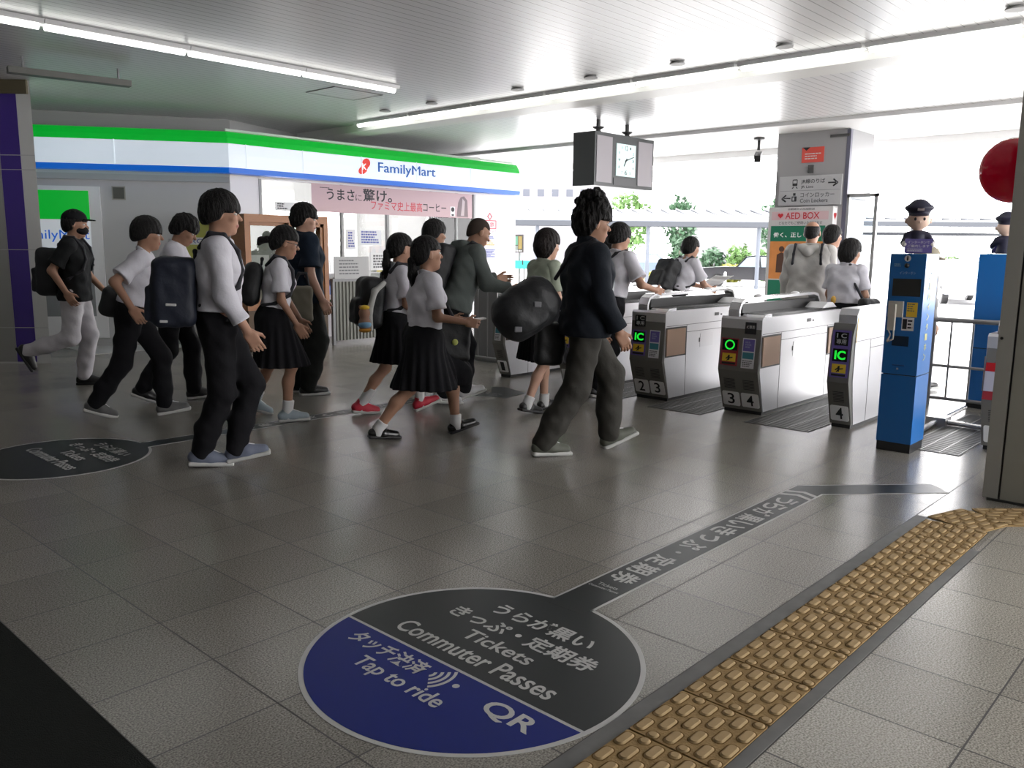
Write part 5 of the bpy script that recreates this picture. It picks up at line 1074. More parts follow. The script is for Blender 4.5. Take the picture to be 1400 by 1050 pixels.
        g.__dict__.setdefault('palm', []).append(wr[i]+d*.085*q+pm*.03*q); g.__dict__.setdefault('hf', []).append((d, t, pm))
    e3 = lambda v: np.array(v)*hs
    B.ell(HL(-.012, 0, .03), e3([.098, .077, .09]), hr, .03); B.ell(HL(.03, 0, -.042), e3([.063, .058, .076]), hr, .03); B.cap(HL(.064, 0, -.098), HL(.05, 0, -.095), .021*hs, .03*hs, .025)
    B.cap(HL(.088, 0, .004), HL(.108, 0, -.026), .008*hs, .0125*hs, .012); B.cap(HL(.08, -.03, .024), HL(.08, .03, .024), .012*hs, None, .015)
    for y in (1, -1):
        B.ell(HL(-.004, y*.079, -.008), e3([.02, .009, .031]), hr, .008); B.ell(HL(.066, y*.04, -.022), e3([.02, .022, .018]), hr, .02)
    B.ell(HL(.089, 0, -.06), e3([.011, .024, .006]), hr, .006); B.ell(HL(.087, 0, -.071), e3([.011, .02, .006]), hr, .006)
    V, Q = B.mesh(h); lc = HL(.092, 0, -.0655)
    hrT = hr.T
    def lipf(c): q = (c-lc) @ hr; return (np.abs(q[:, 1]) < .024*hs) & (np.abs(q[:, 2]) < .0085*hs) & (q[:, 0] > -.03)
    body = soft('person', (V, Q), 0, [M_skin[skin], M_lip], None, mw, lipf); tag(body, label, 'person', group); g.body = body
    def part(nm, sdf, m, hh=None, par=None):
        o = soft(nm, sdf, hh or h*1.2, m, None); o.parent = par or body
        return o
    g.part = part
    for y in (1, -1):
        e_ = part('eye', SDF().ell(HL(.079, y*.033, .004), e3([.013, .016, .0085]), hr), M_eyew, .003); part('iris', SDF().ell(HL(.0865, y*.033, .004), e3([.0065, .0075, .0075]), hr), M_iris, .0022, e_)
        if hair != 'none': part('eyebrow', SDF().cap(HL(.091, y*.018, .028), HL(.082, y*.05, .03), .0045*hs, .0035*hs), M_hair, .003)
    # ---- hair
    Hh = SDF(); hm = hairm or M_hair; ph = seed*1.7
    def face_cut(zb, xs, nape, tilt=.0, slope=True):
        def f(x, y, z):
            dx, dy, dz = x-hc[0], y-hc[1], z-hc[2]
            lx = (hr[0, 0]*dx+hr[1, 0]*dy+hr[2, 0]*dz)/hs; lz = (hr[0, 2]*dx+hr[1, 2]*dy+hr[2, 2]*dz)/hs; ly = (hr[0, 1]*dx+hr[1, 1]*dy+hr[2, 1]*dz)/hs; zb2 = zb+.007*np.sin(150*ly+ph)+.004*np.sin(330*ly+2*ph)
            return np.maximum(np.minimum(zb2-lz, lx-xs-np.maximum(0, lz)*tilt+np.maximum(0, -lz)*.5), nape+np.clip((lx+.09)*(slope or 0), 0, .07)-lz)*hs
        return f
    def tuft(a, f=1.):
        def d_(x, y, z):
            th = np.arctan2(y-hc[1], x-hc[0]+.03); return a*(np.sin(19*th+22*z+ph)+.7*np.sin(43*th-35*z)+.6*np.sin(11*th-60*z+ph))
        return d_
    if hair in ('short', 'bowl', 'messy', 'lowpony', 'ponytail', 'bob', 'curly'):
        v = {'curly': .03, 'messy': .02, 'bowl': .02, 'bob': .022}.get(hair, .015)
        Hh.ell(HL(-.014, 0, .034), e3([.1+v, .08+v, .094+v*(1.9 if hair == 'curly' else 1.15)]), hr, .02); Hh.ell(HL(-.03, 0, -.02), e3([.08+v, .075+v*.8, .08]), hr, .03)
        if hair == 'curly':
            r_ = random.Random(seed)
            for k_ in range(80): a_, z_ = r_.uniform(0, 6.28), r_.uniform(-.45, 1); rr_ = math.sqrt(max(0, 1-z_*abs(z_))); Hh.ell(HL(-.018+.112*rr_*math.cos(a_)*(.75 if math.cos(a_) > 0 else 1), .098*rr_*math.sin(a_), .06+.15*z_), np.array([.026]*3)*r_.uniform(.6, 1.3), None, .012)
        if hair == 'bob': Hh.ell(HL(-.02, 0, -.05), e3([.085, .095, .1]), hr, .04)
        Hh.disp = tuft(.0042 if hair in ('messy', 'curly') else .0022)
        zb = {'bowl': .012, 'messy': .016, 'curly': .03, 'lowpony': .03, 'ponytail': .034, 'bob': .02}.get(hair, .03)
        Hh.cut(face_cut(zb, {'bob': .02, 'bowl': .016, 'short': .01, 'messy': .014, 'lowpony': -.01, 'ponytail': -.012}.get(hair, .0), {'bob': -.135, 'bowl': -.07, 'curly': -.1}.get(hair, -.085), .25, {'bob': 0, 'ponytail': .75, 'lowpony': .7}.get(hair, .42)))
        parts_ = [Hh.mesh(h)]
        if hair in ('lowpony', 'ponytail'):
            tl_ = SDF()
            if hair == 'lowpony': tl_.chain([HL(-.1, 0, .0), HL(-.14, 0, .0), HL(-.19, 0, -.02), HL(-.2, 0, -.05)], [.018, .026, .028, .014], .015)
            else: tl_.chain([HL(-.1, 0, -.01), HL(-.125, 0, -.04), HL(-.13, .0, -.14), HL(-.115, 0, -.24), HL(-.1, 0, -.28)], [.02, .03, .034, .026, .008], .015)
            tl_.disp = tuft(.002); parts_.append(tl_.mesh(h))
        part('hair', merge(parts_), hm)
    elif hair in ('buzz', 'bald'):
        Hh.ell(HL(-.014, 0, .034), e3([.101, .081, .094]), hr, .02); Hh.ell(HL(-.03, 0, -.02), e3([.081, .077, .08]), hr, .02); Hh.cut(face_cut(.05 if hair == 'buzz' else 9, -.005, -.075, .2))
        if hair == 'bald': Hh.cut(lambda x, y, z: (z-(hc[2]+.075*hs))+0*x)
        part('hair', Hh, mat('buzz_hair', (.05, .038, .032), .9, spec=.1) if hair == 'buzz' else hm)
    # ---- clothing
    kind, tm, tuck = top[:3]; e = top[3] if len(top) > 3 else .017
    Sx = SDF(); torso(Sx, e, .06 if tuck else -.02, .06); Sx.disp = wrinkle(seed)
    if not tuck: Sx.cap(T(0, .05, -.02), T(0, -.05, -.02), .115*s*b+e, None, .06)
    hem = T(0, 0, .085 if tuck else -.07); Sx.cut(lambda x, y, z: -((x-hem[0])*U[0]+(y-hem[1])*U[1]+(z-hem[2])*U[2]))
    if collar:
        cpts = [nb+Rt_ @ (np.array([.058*math.cos(a_)+.008, .06*math.sin(a_), .022-.02*math.cos(a_)])*s*1.02) for a_ in np.linspace(0, 2*math.pi, 13)]
        Sx.chain(cpts, [.016 if kind != 'jacket' else .024]*13, .012)
        if kind == 'jacket': Sx.chain([c_+U*.03 for c_ in cpts], [.02]*13, .015)
    parts_ = [Sx.mesh(h*1.2)]
    for i in (0, 1):
        if kind == 'vest': continue
        q = SDF(); q.disp = wrinkle(seed+i+3, .003); ax1 = nrm(el[i]-sh[i])
        inner = T(-.01, (1-2*i)*shw*.55, .44)
        if kind in ('short', 'tee'):
            en = sh[i]+ax1*lu*.78; q.chain([inner, sh[i], en, en+ax1*.08], [.07*s*b, .062*s*b+e*.5, .06*s*b+e*.8, .064*s*b+e*.8], .04)
            q.cut(lambda x, y, z, en=en, ax1=ax1: (x-en[0])*ax1[0]+(y-en[1])*ax1[1]+(z-en[2])*ax1[2])
        else:
            ax2 = hd[i]; fr_ = .92 if kind != 'rolled' else .72; en = el[i]+ax2*lf*fr_
            q.chain([inner, sh[i], el[i], en, en+ax2*.06], [.07*s*b, .058*s*b+e*.5, .048*s*b+e*.6, .034*s*b+e*.6, .034*s*b+e*.6], .04)
            q.cut(lambda x, y, z, en=en, ax2=ax2: (x-en[0])*ax2[0]+(y-en[1])*ax2[1]+(z-en[2])*ax2[2])
            if kind == 'rolled': q.chain([en-ax2*.055, en-ax2*.005], [.046*s*b, .044*s*b], .006)
        parts_.append(q.mesh(h*1.2))
    g.top = part({'short': 'shirt', 'rolled': 'shirt', 'long': 'shirt', 'tee': 'tee_shirt', 'hoodie': 'hoodie', 'jacket': 'jacket', 'vest': 'vest'}[kind], merge(parts_), tm)
    if kind == 'hoodie':
        Hd = SDF(); Hd.chain([T(-.02, .09, .5), T(-.1, .06, .5), T(-.13, 0, .47), T(-.1, -.06, .5), T(-.02, -.09, .5)], [.03, .045, .055, .045, .03], .03); Hd.disp = wrinkle(seed, .003); part('hood', Hd, tm)
    if bottom[0] == 'trousers':
        Sx = SDF(); Sx.disp = wrinkle(seed+5, .0045)
        for i in (0, 1):
            y = 1-2*i; Sx.cap(T(-.01, y*.06, 0), T(-.003, y*.055, .13), .118*s*b, .105*s*b, .05)
            kn = knees[i]; Sx.chain([hips[i], kn, kn*.4+ank[i]*.6-np.array([.012, 0, 0]), ank[i]+np.array([-.005, 0, .005])], [.105*s*b, .08*s*b*tleg, .075*s*b*tleg, .066*s*tleg], .035)
        wl_ = T(0, 0, .115); Sx.cut(lambda x, y, z: (x-wl_[0])*U[0]+(y-wl_[1])*U[1]+(z-wl_[2])*U[2]); part('trousers', Sx, bottom[1], h*1.2)
        if tuck:
            Bl = SDF()
            for y in (1, -1): Bl.cap(T(-.005, y*.06, .06), T(-.003, y*.055, .15), .112*s*b, .108*s*b, .05)
            Bl.cut(lambda x, y, z: np.abs((x-wl_[0])*U[0]+(y-wl_[1])*U[1]+(z-wl_[2])*U[2]+.012)-.017); part('belt', Bl, M_black)
    elif bottom[0] == 'skirt':
        hemz = bottom[2]*s; Sx = SDF(); mid = (knees[0]+knees[1])/2
        for y in (1, -1): Sx.chain([T(-.003, y*.05, .15), T(-.01, y*.06, 0), np.array([mid[0]*.6, y*.1, hemz-.04])], [.098*s*b, .132*s*b, .2*s], .06)
        for i in (0, 1):
            fr_ = min(1., (hips[i][2]-hemz)/max(.05, hips[i][2]-knees[i][2])); pt_ = hips[i]+(knees[i]-hips[i])*fr_*1.03; Sx.chain([hips[i], pt_], [.13*s, .15*s], .07)
        Sx.disp = lambda x, y, z: np.clip((pel[2]+.05-z)/.4, 0, 1)*.011*np.sin(22*np.arctan2(y, x-mid[0]*.4))
        wl_ = T(0, 0, .125); Sx.cut(lambda x, y, z: (x-wl_[0])*U[0]+(y-wl_[1])*U[1]+(z-wl_[2])*U[2]); Sx.cut(lambda x, y, z: hemz-z+0*x+0*y); part('skirt', Sx, bottom[1], h*1.1)
    for i in (0, 1):
        o, fr = ft[i]; F_ = lambda x, y, z: o+fr @ (np.array([x, y, z])*s)
        if sock:
            part('sock', SDF().chain([F_(0, 0, .05), ank[i], ank[i]+nrm(knees[i]-ank[i])*sock], [.05*s, .046*s, .05*s], .01).cut(lambda x, y, z, c=ank[i]+nrm(knees[i]-ank[i])*sock, n=nrm(knees[i]-ank[i]): (x-c[0])*n[0]+(y-c[1])*n[1]+(z-c[2])*n[2]), M_sock, h)
        q = SDF(); lo_ = F_(0, 0, .006); un = fr @ np.array([0, 0, 1.])
        if shoe[0] == 'loafer': q.chain([F_(-.045, 0, .045), F_(.04, 0, .04), F_(.15, 0, .03)], [.04*s, .043*s, .033*s], .02); q.cap(F_(.05, -.02, .075), F_(.05, .02, .075), .012*s, None, .01)
        else: q.chain([F_(-.045, 0, .052), F_(.05, 0, .05), F_(.15, 0, .035)], [.044*s, .046*s, .036*s], .02); q.cap(F_(-.01, 0, .06), F_(0, 0, .1), .048*s, .046*s, .02)
        q.cut(lambda x, y, z, lo_=lo_, un=un: -((x-lo_[0])*un[0]+(y-lo_[1])*un[1]+(z-lo_[2])*un[2])); so = part('shoe', q, shoe[1], min(h, .006))
        q = SDF().rbox(F_(.055, 0, .013), np.array([.138, .046, .014])*s, fr, .012); part('sole', q, shoe[2], min(h, .005), so)
        if shoe[0] != 'loafer': part('laces', SDF().chain([F_(.045, 0, .094), F_(.1, 0, .072)], [.016*s, .014*s], .01), M_paper if shoe[1] is not M_black else M_dark, .005, so)
    return g
def bag(g, name, label, c, half, R=None, m=None, straps=(), pocket=None, rr=.05, group=None, h=.009, extra=None, cat='bag'):
    """a bag in the carrier's own frame; straps are lists of local points"""
    m = m or C_bag; R = np.eye(3) if R is None else R; s = SDF().rbox(np.array(c), half, R, rr, .02); s.disp = wrinkle(c[0]*9, .004)
    if pocket: s.rbox(np.array(c)+R @ np.array(pocket[0]), pocket[1], R, min(pocket[1])*.7, .015)
    o = soft(name, s, h, m, None, g.mw); tag(o, label, cat, group)
    for st_ in straps:
        q = SDF(); st_ = [np.array(p) for p in st_]; q.chain(st_, [.013]*len(st_), .012); p = soft('strap', q, .006, C_strap, None); p.parent = o
    if extra: extra(o)
    return o
def backpack(g, label, half=(.085, .15, .21), z=.3, m=None, group=None, name='backpack', off=.12, one=False, both=True):
    s = g.s; T = g.T; c = T(-off/s*1.0-half[0]/s, 0, z); st_ = []
    for y in ((1, -1) if not one else (one,)):
        st_.append([T(-.11, y*.12, .46), T(-.05, y*.128, .55), T(.03, y*.13, .545), T(.11, y*.125, .45), T(.135, y*.125, .34), T(.115, y*.155, .24), T(.0, y*.18, .15), T(-.1, y*.14, .12)])
    o = bag(g, name, label, c, half, g.Rt, m, st_, ((-half[0], 0, -half[2]*.35), (.035, half[1]*.78, half[2]*.5)), .06, group, cat='backpack')
    q = SDF().chain([T(-off/s-.02, .04, z+half[2]/s-.01), T(-off/s-.02, 0, z+half[2]/s+.04), T(-off/s-.02, -.04, z+half[2]/s-.01)], [.01]*3); hnd = soft('handle', q, .006, C_strap, None); hnd.parent = o
    return o
def lw(g, p): return g.mw @ Vector(p)
# feet are set where the photograph shows them on the floor
# 1 capped person far left
C_tee = cloth('black_tee_cloth', (.013, .014, .015)); C_lilac = cloth('lilac_grey_cloth', (.2, .18, .22)); C_cream = cloth('white_trouser_cloth', (.52, .5, .53))
g = person('person in black cap and face mask, black tee and white trousers, walking at far left', 1.72, at(112, 527), -35, (at(122, 527), 0, 0), ((-.52, -.06), .2, 62), lean=3, aR=(-32, 10, 62), aL=(10, 8, 30), top=('tee', C_tee, 0), bottom=('trousers', C_cream), shoe=('sneaker', M_black, M_black), hair='short', seed=2, h=.009, hp=4)
cp = SDF(); cp.ell(g.HL(-.014, 0, .05), np.array([.114, .096, .09])*g.hs, g.hr).cut(lambda x, y, z, c=g.HL(0, 0, .045): c[2]-z+0*x+0*y); c_ = cp.mesh(.008); v_ = SDF().ell(g.HL(.11, 0, .05), np.array([.07, .07, .008])*g.hs, g.hr).mesh(.006); g.part('cap', merge([c_, v_]), C_black)
g.part('face_mask', SDF().ell(g.HL(.05, 0, -.052), np.array([.064, .066, .048])*g.hs, g.hr), C_black, .006)
backpack(g, 'black backpack worn low by the capped person at far left', (.1, .16, .23), .2, group='backpacks and bags')
# 2 striding student, white shirt
g = person('student in white short sleeve shirt and black trousers striding, upper arm swung back', 1.66, at(188, 570), -28, (at(238, 566), 0, -8), (at(137, 571), 0, 18), lean=15, hp=6, aR=(-48, 22, 78), aL=(20, 8, 30), shoe=('sneaker', mat('grey_shoe', (.1, .1, .1), .6), M_sole), hair='bowl', skin=1, seed=3)
T = g.T; bag(g, 'shoulder_bag', 'black shoulder bag behind the hip of the striding student with arm swung back', T(-.16, .06, .06), (.08, .15, .12), g.Rt, C_bag, [[T(-.14, .1, .16), T(-.1, .02, .4), T(-.02, -.1, .53), T(.08, -.08, .46), T(.12, .0, .3), T(.06, .14, .12), T(-.12, .14, .1)]], group='backpacks and bags')
# 3 student behind, looking down
g = person('student in white shirt looking down, walking behind the striding student', 1.7, at(240, 548), -30, (at(276, 547), 0, -5), (at(200, 550), 0, 22), lean=9, hp=28, hy=-12, aR=(15, 10, 62), aL=(30, 10, 60), shoe=('sneaker', M_black, M_sole), hair='messy', skin=1, seed=4, h=.0085)
T = g.T; bag(g, 'duffel_bag', 'dark navy duffel bag carried at the hip of the student looking down', T(.0, -.24, .04), (.19, .09, .14), g.Rt, C_bagnavy, [[T(.1, -.24, .16), T(.06, -.17, .4), T(.0, -.12, .53), T(-.06, -.16, .4), T(-.1, -.24, .16)]], group='backpacks and bags')
# 4 tall student at the front
g = person('tall student in white rolled sleeve shirt and black trousers, nearest of the left crowd', 1.735, at(308, 638), -30, (at(340, 634), .02, -10), (at(288, 637), 0, 4), lean=3, hp=3, hy=-4, aR=(6, 5, 24), aL=(2, 4, 20), top=('rolled', C_white, 1, .022), shoe=('sneaker', mat('blue_grey_shoe', (.14, .16, .22), .6), M_sole), hair='bowl', skin=0, seed=5, h=.0075)
b4 = backpack(g, 'large navy backpack with small pale logos on the tall student in rolled sleeves', (.13, .17, .21), .19, m=C_bagnavy, group='backpacks and bags')
T = g.T
for dx, dz, w_ in ((-.26, .12, .03), (-.3, .02, .022)): o_ = soft('logo_patch', SDF().rbox(T(dx, -.172, dz), (w_, .004, .008), g.Rt, .003), .003, M_offwhite, None); o_.parent = b4
# 5 girl with low ponytail
g = person('girl with low ponytail and glasses, white shirt, black skirt and pale blue sneakers', 1.56, at(378, 574), -32, (at(352, 566), 0, 20), (at(402, 576), 0, -2), lean=9, hp=12, aR=(2, 10, 28), aL=(10, 8, 20), bottom=('skirt', C_black, .5), shoe=('sneaker', mat('pale_blue_shoe', (.3, .36, .4), .6), M_sole), hair='lowpony', skin=1, female=True, seed=6, sock=.1)
gl_ = [g.part('glasses', merge([SDF().chain([g.HL(.096+.003*math.sin(a), y*.034+.024*math.cos(a), .002+.02*math.sin(a)) for a in np.linspace(0, 6.283, 13)], [.0028]*13, 0).mesh(.0035) for y in (1, -1)]+[SDF().chain([g.HL(.094, y*.058, .006), g.HL(.0, y*.084, .01)], [.003]*2, 0).mesh(.0035) for y in (1, -1)]), M_ink)]
backpack(g, 'dark backpack on the girl with low ponytail, mostly hidden by the tall student', (.07, .13, .17), .28, group='backpacks and bags')
# 6 standing man in navy
g = person('man in dark navy tee and dark trousers standing by the wooden showcase', 1.79, at(420, 540), -16, (at(414, 536), 0, 0), (at(430, 540), 0, 0), lean=0, hp=6, hy=-20, aR=(-2, 8, 26), aL=(-4, 5, 12), top=('tee', C_navy, 0, .024), bottom=('trousers', cloth('charcoal_cloth', (.018, .02, .018))), shoe=('sneaker', M_black, M_sole), hair='messy', skin=2, seed=7, tleg=1.12, bulk=1.14, h=.0085)
T = g.T; bag(g, 'tote_bag', 'beige tote bag hanging beside the standing man in navy', T(-.13, -.33, -.06), (.1, .04, .16), g.Rt, mat('beige_canvas', (.2, .185, .14), .8), [[T(-.19, -.32, .09), T(-.14, -.32, .2), T(-.08, -.32, .2), T(-.06, -.32, .09)]], rr=.03, group='backpacks and bags')
# 7 girl behind with red shoes
M_redshoe = mat('red_shoe', (.5, .02, .045), .55)
g = person('girl in white shirt and red shoes walking behind the girl with black loafers', 1.55, at(540, 566), -24, (at(585, 560), 0, -20), (at(500, 566), 0, 6), lean=6, hp=4, hy=10, aR=(5, 8, 40), aL=(15, 8, 40), bottom=('skirt', C_black, .5), shoe=('sneaker', M_redshoe, M_sole), hair='ponytail', skin=0, female=True, seed=8, sock=.17)
backpack(g, 'black backpack with a white curved stripe on the girl in red shoes', (.1, .15, .21), .17, group='backpacks and bags')
bp7 = bpy.data.objects['backpack.00%d' % (3)] if False else None
wst = mat('white_stripe_nylon', (.5, .5, .48), .7); T = g.T
st7 = soft('bag_sling', SDF().chain([T(-.17, -.17, .36), T(-.25, -.175, .28), T(-.28, -.175, .1), T(-.25, -.175, -.06)], [.02, .024, .024, .016], .02), .007, wst, None, g.mw); tag(st7, 'white curved sling hanging on the backpack of the girl in red shoes', 'strap')
plq = np.array(T(-.33, -.2, .08)); ps_ = SDF().ell(plq, (.045, .045, .05)).ell(plq+np.array([0, 0, -.085]), (.05, .045, .06)); pl = soft('plush_charm', ps_, .006, mat('plush_tan', (.35, .2, .14), .9), None, g.mw); tag(pl, 'small tan and yellow plush charm hanging from the backpack of the girl in red shoes', 'plush toy')
for nm_, c_, r_, m_ in (('plush_hat', (0, 0, .045), (.042, .042, .02), M_yellow), ('plush_shirt', (.0, -.01, -.09), (.052, .046, .032), mat('plush_blue', (.2, .4, .6), .9)), ('plush_shoes', (0, -.01, -.135), (.05, .045, .018), mat('plush_orange', (.65, .3, .04), .9))): o_ = soft(nm_, SDF().ell(plq+np.array(c_), r_), .005, m_, None); o_.parent = pl
for y in (.03, -.03): o_ = soft('plush_ear', SDF().ell(plq+np.array([y, 0, .05]), (.016, .012, .016)), .005, mat('plush_tan', (.35, .2, .14), .9), None); o_.parent = pl
# 8 girl in front, loafers
g = person('girl in white shirt, long black skirt and black loafers holding a phone at her waist', 1.54, at(580, 597), -25, (at(634, 591), .0, -16), (at(525, 600), 0, 4), lean=4, hp=-4, hy=2, aR=(6, 9, 74, 6), aL=(8, 8, 70, 10), bottom=('skirt', C_black, .42), shoe=('loafer', mat('black_leather', (.01, .01, .01), .25), M_black), hair='ponytail', skin=1, female=True, seed=9, sock=.06, bulk=1.08)
ph_c = np.array(g.palm[1]); d_, t_, p_ = g.hf[1]; ph_o = soft('smartphone', SDF().rbox(ph_c+np.array([.03, .05, .02]), (.075, .037, .006), rotm(0, -.15), .005), .004, M_paper, None, g.mw); tag(ph_o, 'pale smartphone held at the waist by the girl in black loafers', 'phone')
T = g.T; tb_ = bag(g, 'tote_bag', 'black tote bag with a yellow charm on the far arm of the girl in loafers', T(.26, .02, -.0), (.13, .05, .16), g.Rt, C_bag, [[T(.18, .1, .14), T(.16, .16, .26), T(.24, .16, .26), T(.3, .1, .14)]], rr=.03, group='backpacks and bags')
cq = np.array(T(.26, -.04, -.02)); o_ = soft('bag_charm', SDF().ell(cq, (.024, .012, .024)), .004, mat('charm_yellow', (.45, .48, .12), .6), None, g.mw); tag(o_, 'small round yellow green charm on the black tote bag', 'charm')
# 9 boy between, dark vest
g = person('boy in dark vest over white shirt just beyond the man in grey hoodie', 1.66, (5.5, 6.2), -20, ((.2, .06), 0, -8), ((-.2, -.06), 0, 15), lean=5, hp=4, aR=(20, 10, 75), aL=(15, 8, 50), top=('short', C_white, 1, .014), bottom=('trousers', C_black), hair='bowl', skin=1, seed=10, h=.009)
vs = SDF()
for y in (1, -1): vs.chain([g.T(-.005, y*.075, .08), g.T(.005, y*.062, .2), g.T(0, y*.075, .36), g.T(-.01, y*.07, .43)], [.13, .122, .134, .108], .05)
vs.cut(lambda x, y, z, c=g.T(0, 0, .09)[2]: c-z+0*x+0*y); g.part('vest', vs, C_navy)
backpack(g, 'black backpack on the boy in dark vest', (.08, .14, .19), .28, group='backpacks and bags')
# 10 man in grey hoodie
C_hood = cloth('grey_hoodie_cloth', (.095, .11, .105))
g = person('man with shaved head in grey hoodie leaning forward past gate 1', 1.7, at(620, 551), -22, (at(646, 547), .02, -15), (at(612, 553), 0, 8), lean=19, hp=22, hy=-4, neckp=46, aR=(16, 12, 62, 8), aL=(30, 10, 60, 8), top=('hoodie', C_hood, 0, .026), bottom=('trousers', C_black), shoe=('sneaker', mat('white_shoe', (.55, .55, .56), .6), M_sole), hair='buzz', skin=1, seed=11, bulk=1.06, h=.0085)
T = g.T; backpack(g, 'black backpack on the man in grey hoodie', (.09, .15, .2), .26, group='backpacks and bags', off=.15)
# 11 tall man, dark jacket
C_jack = cloth('dark_jacket_cloth', (.011, .014, .02)); C_gt = cloth('grey_brown_trouser_cloth', (.045, .043, .038))
g = person('tall man with bushy hair, dark jacket and grey trousers before the gates', 1.75, at(795, 617), -32, (at(848, 611), .0, -22), (at(750, 620), 0, 2), lean=2, hp=6, hy=-4, neckp=16, aR=(6, 8, 22), aL=(10, 8, 20), top=('jacket', C_jack, 0, .034), bottom=('trousers', C_gt), shoe=('sneaker', mat('olive_shoe', (.09, .095, .075), .6), M_sole), hair='curly', skin=1, seed=12, tleg=1.12, bulk=1.03)
T = g.T; sb11 = bag(g, 'shoulder_bag', 'big black shoulder bag swinging behind the tall man with bushy hair', T(-.43, -.06, .1), (.23, .15, .17), g.Rt @ rotm(0, -.6), C_bag, [[T(-.22, .0, .3), T(-.12, -.05, .5), T(.0, -.1, .56), T(.1, -.05, .48), T(.16, .06, .3), T(.1, .17, .1), T(-.2, .1, .1)]], ((-.02, -.1, -.03), (.11, .05, .09)), .14, group='backpacks and bags')
for dx, dz in ((-.4, .14), (-.52, -.02)): o_ = soft('badge_patch', SDF().rbox(T(dx, -.215, dz), (.025, .005, .018), g.Rt, .004), .003, M_inkgrey, None); o_.parent = sb11
tb = bag(g, 'carrier_bag', 'dark bag hanging low behind the tall man, in front of the woman in green', T(-.2, .12, -.14), (.1, .07, .15), g.Rt, C_bag, [], rr=.04, group='backpacks and bags')
# 12 woman beyond, pale green top
g = person('woman with dark brown hair in pale green top and black skirt behind the tall man', 1.54, at(738, 562), -14, ((.14, .06), 0, -6), ((-.14, -.06), 0, 12), lean=4, hp=6, aR=(4, 9, 30), top=('short', cloth('pale_green_cloth', (.34, .38, .3)), 0), bottom=('skirt', C_black, .5), shoe=('loafer', M_black, M_black), hair='bob', hairm=M_hairb, skin=2, female=True, seed=13, h=.0085, sock=.06)
# 13 boy reaching to the gate
rt = Vector((6.42, 4.72, 0))
g = person('boy in white shirt with a diagonal strap reaching his hand to the gate reader', 1.64, rt, -6, ((.16, .06), 0, -6), ((-.16, -.06), 0, 12), lean=12, hp=8, hy=-10, aR={'to': (.33, -.3, 1.02)}, aL=(10, 8, 50), hair='bowl', skin=0, seed=14, h=.0085, curl=(.1, .15))
T = g.T; bag(g, 'shoulder_bag', 'dark shoulder bag on the left hip of the boy reaching to the gate', T(-.1, .14, -.02), (.13, .07, .15), g.Rt, C_bag, [[T(-.15, .12, .14), T(-.16, .02, .34), T(-.1, -.08, .5), T(.0, -.115, .545), T(.1, -.08, .48), T(.14, .03, .34), T(.1, .15, .14)]], group='backpacks and bags')
bt_ = soft('water_bottle', SDF().cap(T(-.12, -.12, .04), T(-.12, -.12, .2), .03, .027), .005, mat('bottle_clear', (.4, .42, .45), .15), None, g.mw); tag(bt_, 'clear water bottle in the side of the dark shoulder bag at gate 2', 'bottle'); o_ = soft('bottle_cap', SDF().cap(T(-.12, -.12, .225), T(-.12, -.12, .24), .016), .004, M_paper, None); o_.parent = bt_
# 14 dark haired person ahead in the first passage
g = person('dark haired person in black top ahead of the boy reaching to the gate', 1.62, (8.0, 5.85), 0, ((.15, .06), 0, -6), ((-.15, -.06), 0, 12), top=('tee', C_tee, 0), hair='bob', seed=15, h=.01, skin=0)
# 15 boy beyond the gates with a sheet of paper
g = person('boy leaning forward beyond the gates, white shirt, black backpack, reading a white paper', 1.58, (8.64, 5.4), -22, ((.2, .06), 0, -8), ((-.2, -.06), 0, 20), lean=24, hp=8, aR={'to': (.5, -.1, .93)}, aL={'to': (.5, .08, .95)}, hair='short', skin=0, seed=16, h=.009)
backpack(g, 'black backpack on the boy reading a white paper', (.1, .15, .2), .2, group='backpacks and bags')
pz = soft('paper_sheet', SDF().rbox(np.array([.62, -.02, 1.03]), (.13, .17, .003), rotm(0, -.45), .003), .006, M_paper, None, g.mw); tag(pz, 'white sheet of paper held by the boy beyond the gates', 'paper')
for v in pz.data.vertices: v.co.z += .25*(v.co.y**2)
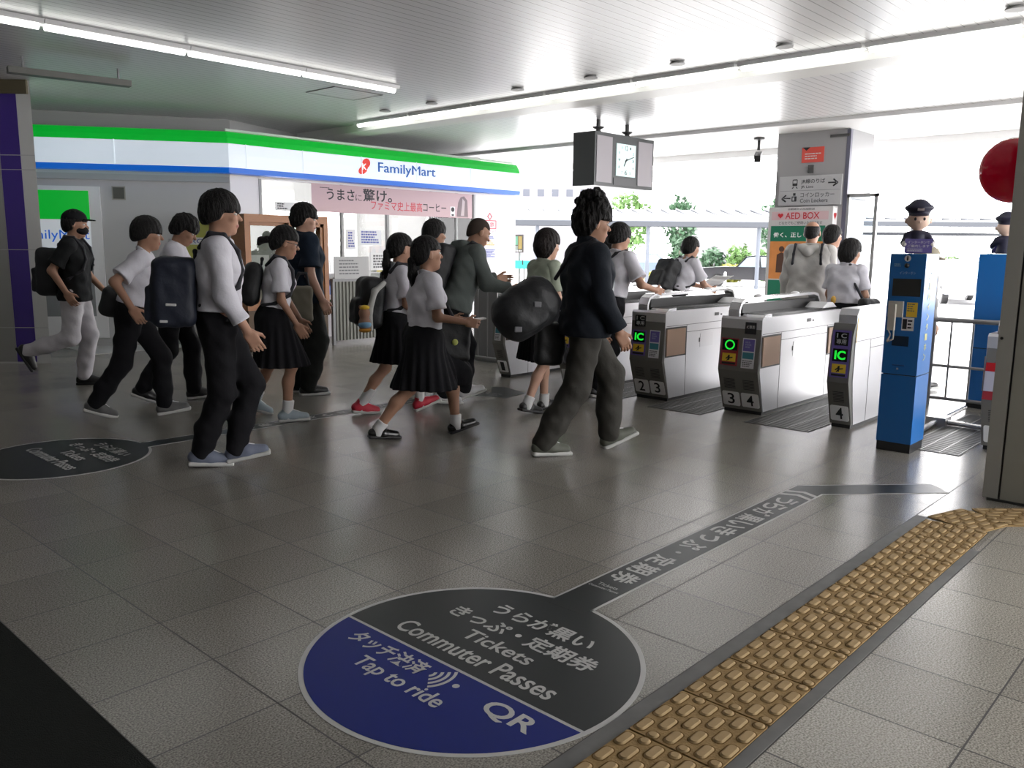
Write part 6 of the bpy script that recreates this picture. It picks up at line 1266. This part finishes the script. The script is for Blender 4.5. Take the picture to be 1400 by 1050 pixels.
# 16 balding man, pale hooded jacket
C_pale = cloth('pale_grey_jacket_cloth', (.5, .49, .47))
g = person('balding man in pale hooded jacket seen from behind in front of the defibrillator cabinet', 1.72, (8.86, 3.86), 12, ((.1, .08), 0, 0), ((-.12, -.08), 0, 10), lean=3, hp=6, top=('hoodie', C_pale, 0, .035), bottom=('trousers', cloth('grey_slacks', (.1, .1, .1))), hair='bald', skin=0, seed=17, h=.009, bulk=1.08)
T = g.T; bag(g, 'shoulder_bag', 'black strap bag carried in front by the balding man in pale jacket', T(.2, .0, .25), (.06, .13, .16), g.Rt, C_bag, [[T(-.08, y*.16, .26), T(-.15, y*.145, .34), T(-.155, y*.14, .44), T(-.1, y*.138, .545), T(.05, y*.13, .55), T(.16, y*.1, .42)] for y in (1, -1)], group='backpacks and bags')
# 17, 18 two students with him
g = person('dark haired person between the balding man and the student with a black hand bag', 1.69, (9.75, 4.0), 0, ((.12, .07), 0, 0), ((-.12, -.07), 0, 10), hy=-25, hair='short', seed=18, h=.01, skin=0)
g = person('student with short black hair, white shirt and dark trousers beside the balding man', 1.5, (8.62, 3.37), -8, ((.14, .06), 0, -5), ((-.14, -.06), 0, 12), lean=3, hp=8, hy=-22, aR=(8, 10, 40), aL=(5, 8, 20), hair='bob', seed=19, h=.009, skin=0)
T = g.T; bag(g, 'hand_bag', 'black bag at the right side of the short haired student beside the balding man', T(.03, -.3, .0), (.15, .06, .14), g.Rt, C_bag, [[T(-.06, -.28, .12), T(-.1, -.14, .36), T(-.06, -.07, .53), T(.06, -.08, .5), T(.08, -.2, .3), T(.08, -.28, .12)]], group='backpacks and bags')
yb = soft('bag_charm', SDF().ell(T(-.14, .05, .12), (.03, .025, .04)), .005, mat('charm_orange', (.6, .35, .06), .7), None, g.mw); tag(yb, 'orange charm hanging at the back of the short haired student', 'charm')
# 19 person with a beige hat behind the kiosk
g = person('person in beige hat walking behind the near blue kiosk', 1.46, (8.92, 2.775), -40, ((.26, .06), 0, -5), ((-.12, -.06), .0, 20), lean=9, hp=10, top=('long', cloth('grey_coat_cloth', (.3, .3, .3)), 0), bottom=('trousers', cloth('dark_grey_cloth', (.05, .05, .055))), hair='short', seed=20, h=.01, skin=0)
ht = SDF().ell(g.HL(-.01, 0, .07), np.array([.115, .1, .08])*g.hs, g.hr); ht.ell(g.HL(0, 0, .035), np.array([.17, .155, .016])*g.hs, g.hr); g.part('hat', ht, mat('beige_hat', (.3, .27, .2), .8), .008)
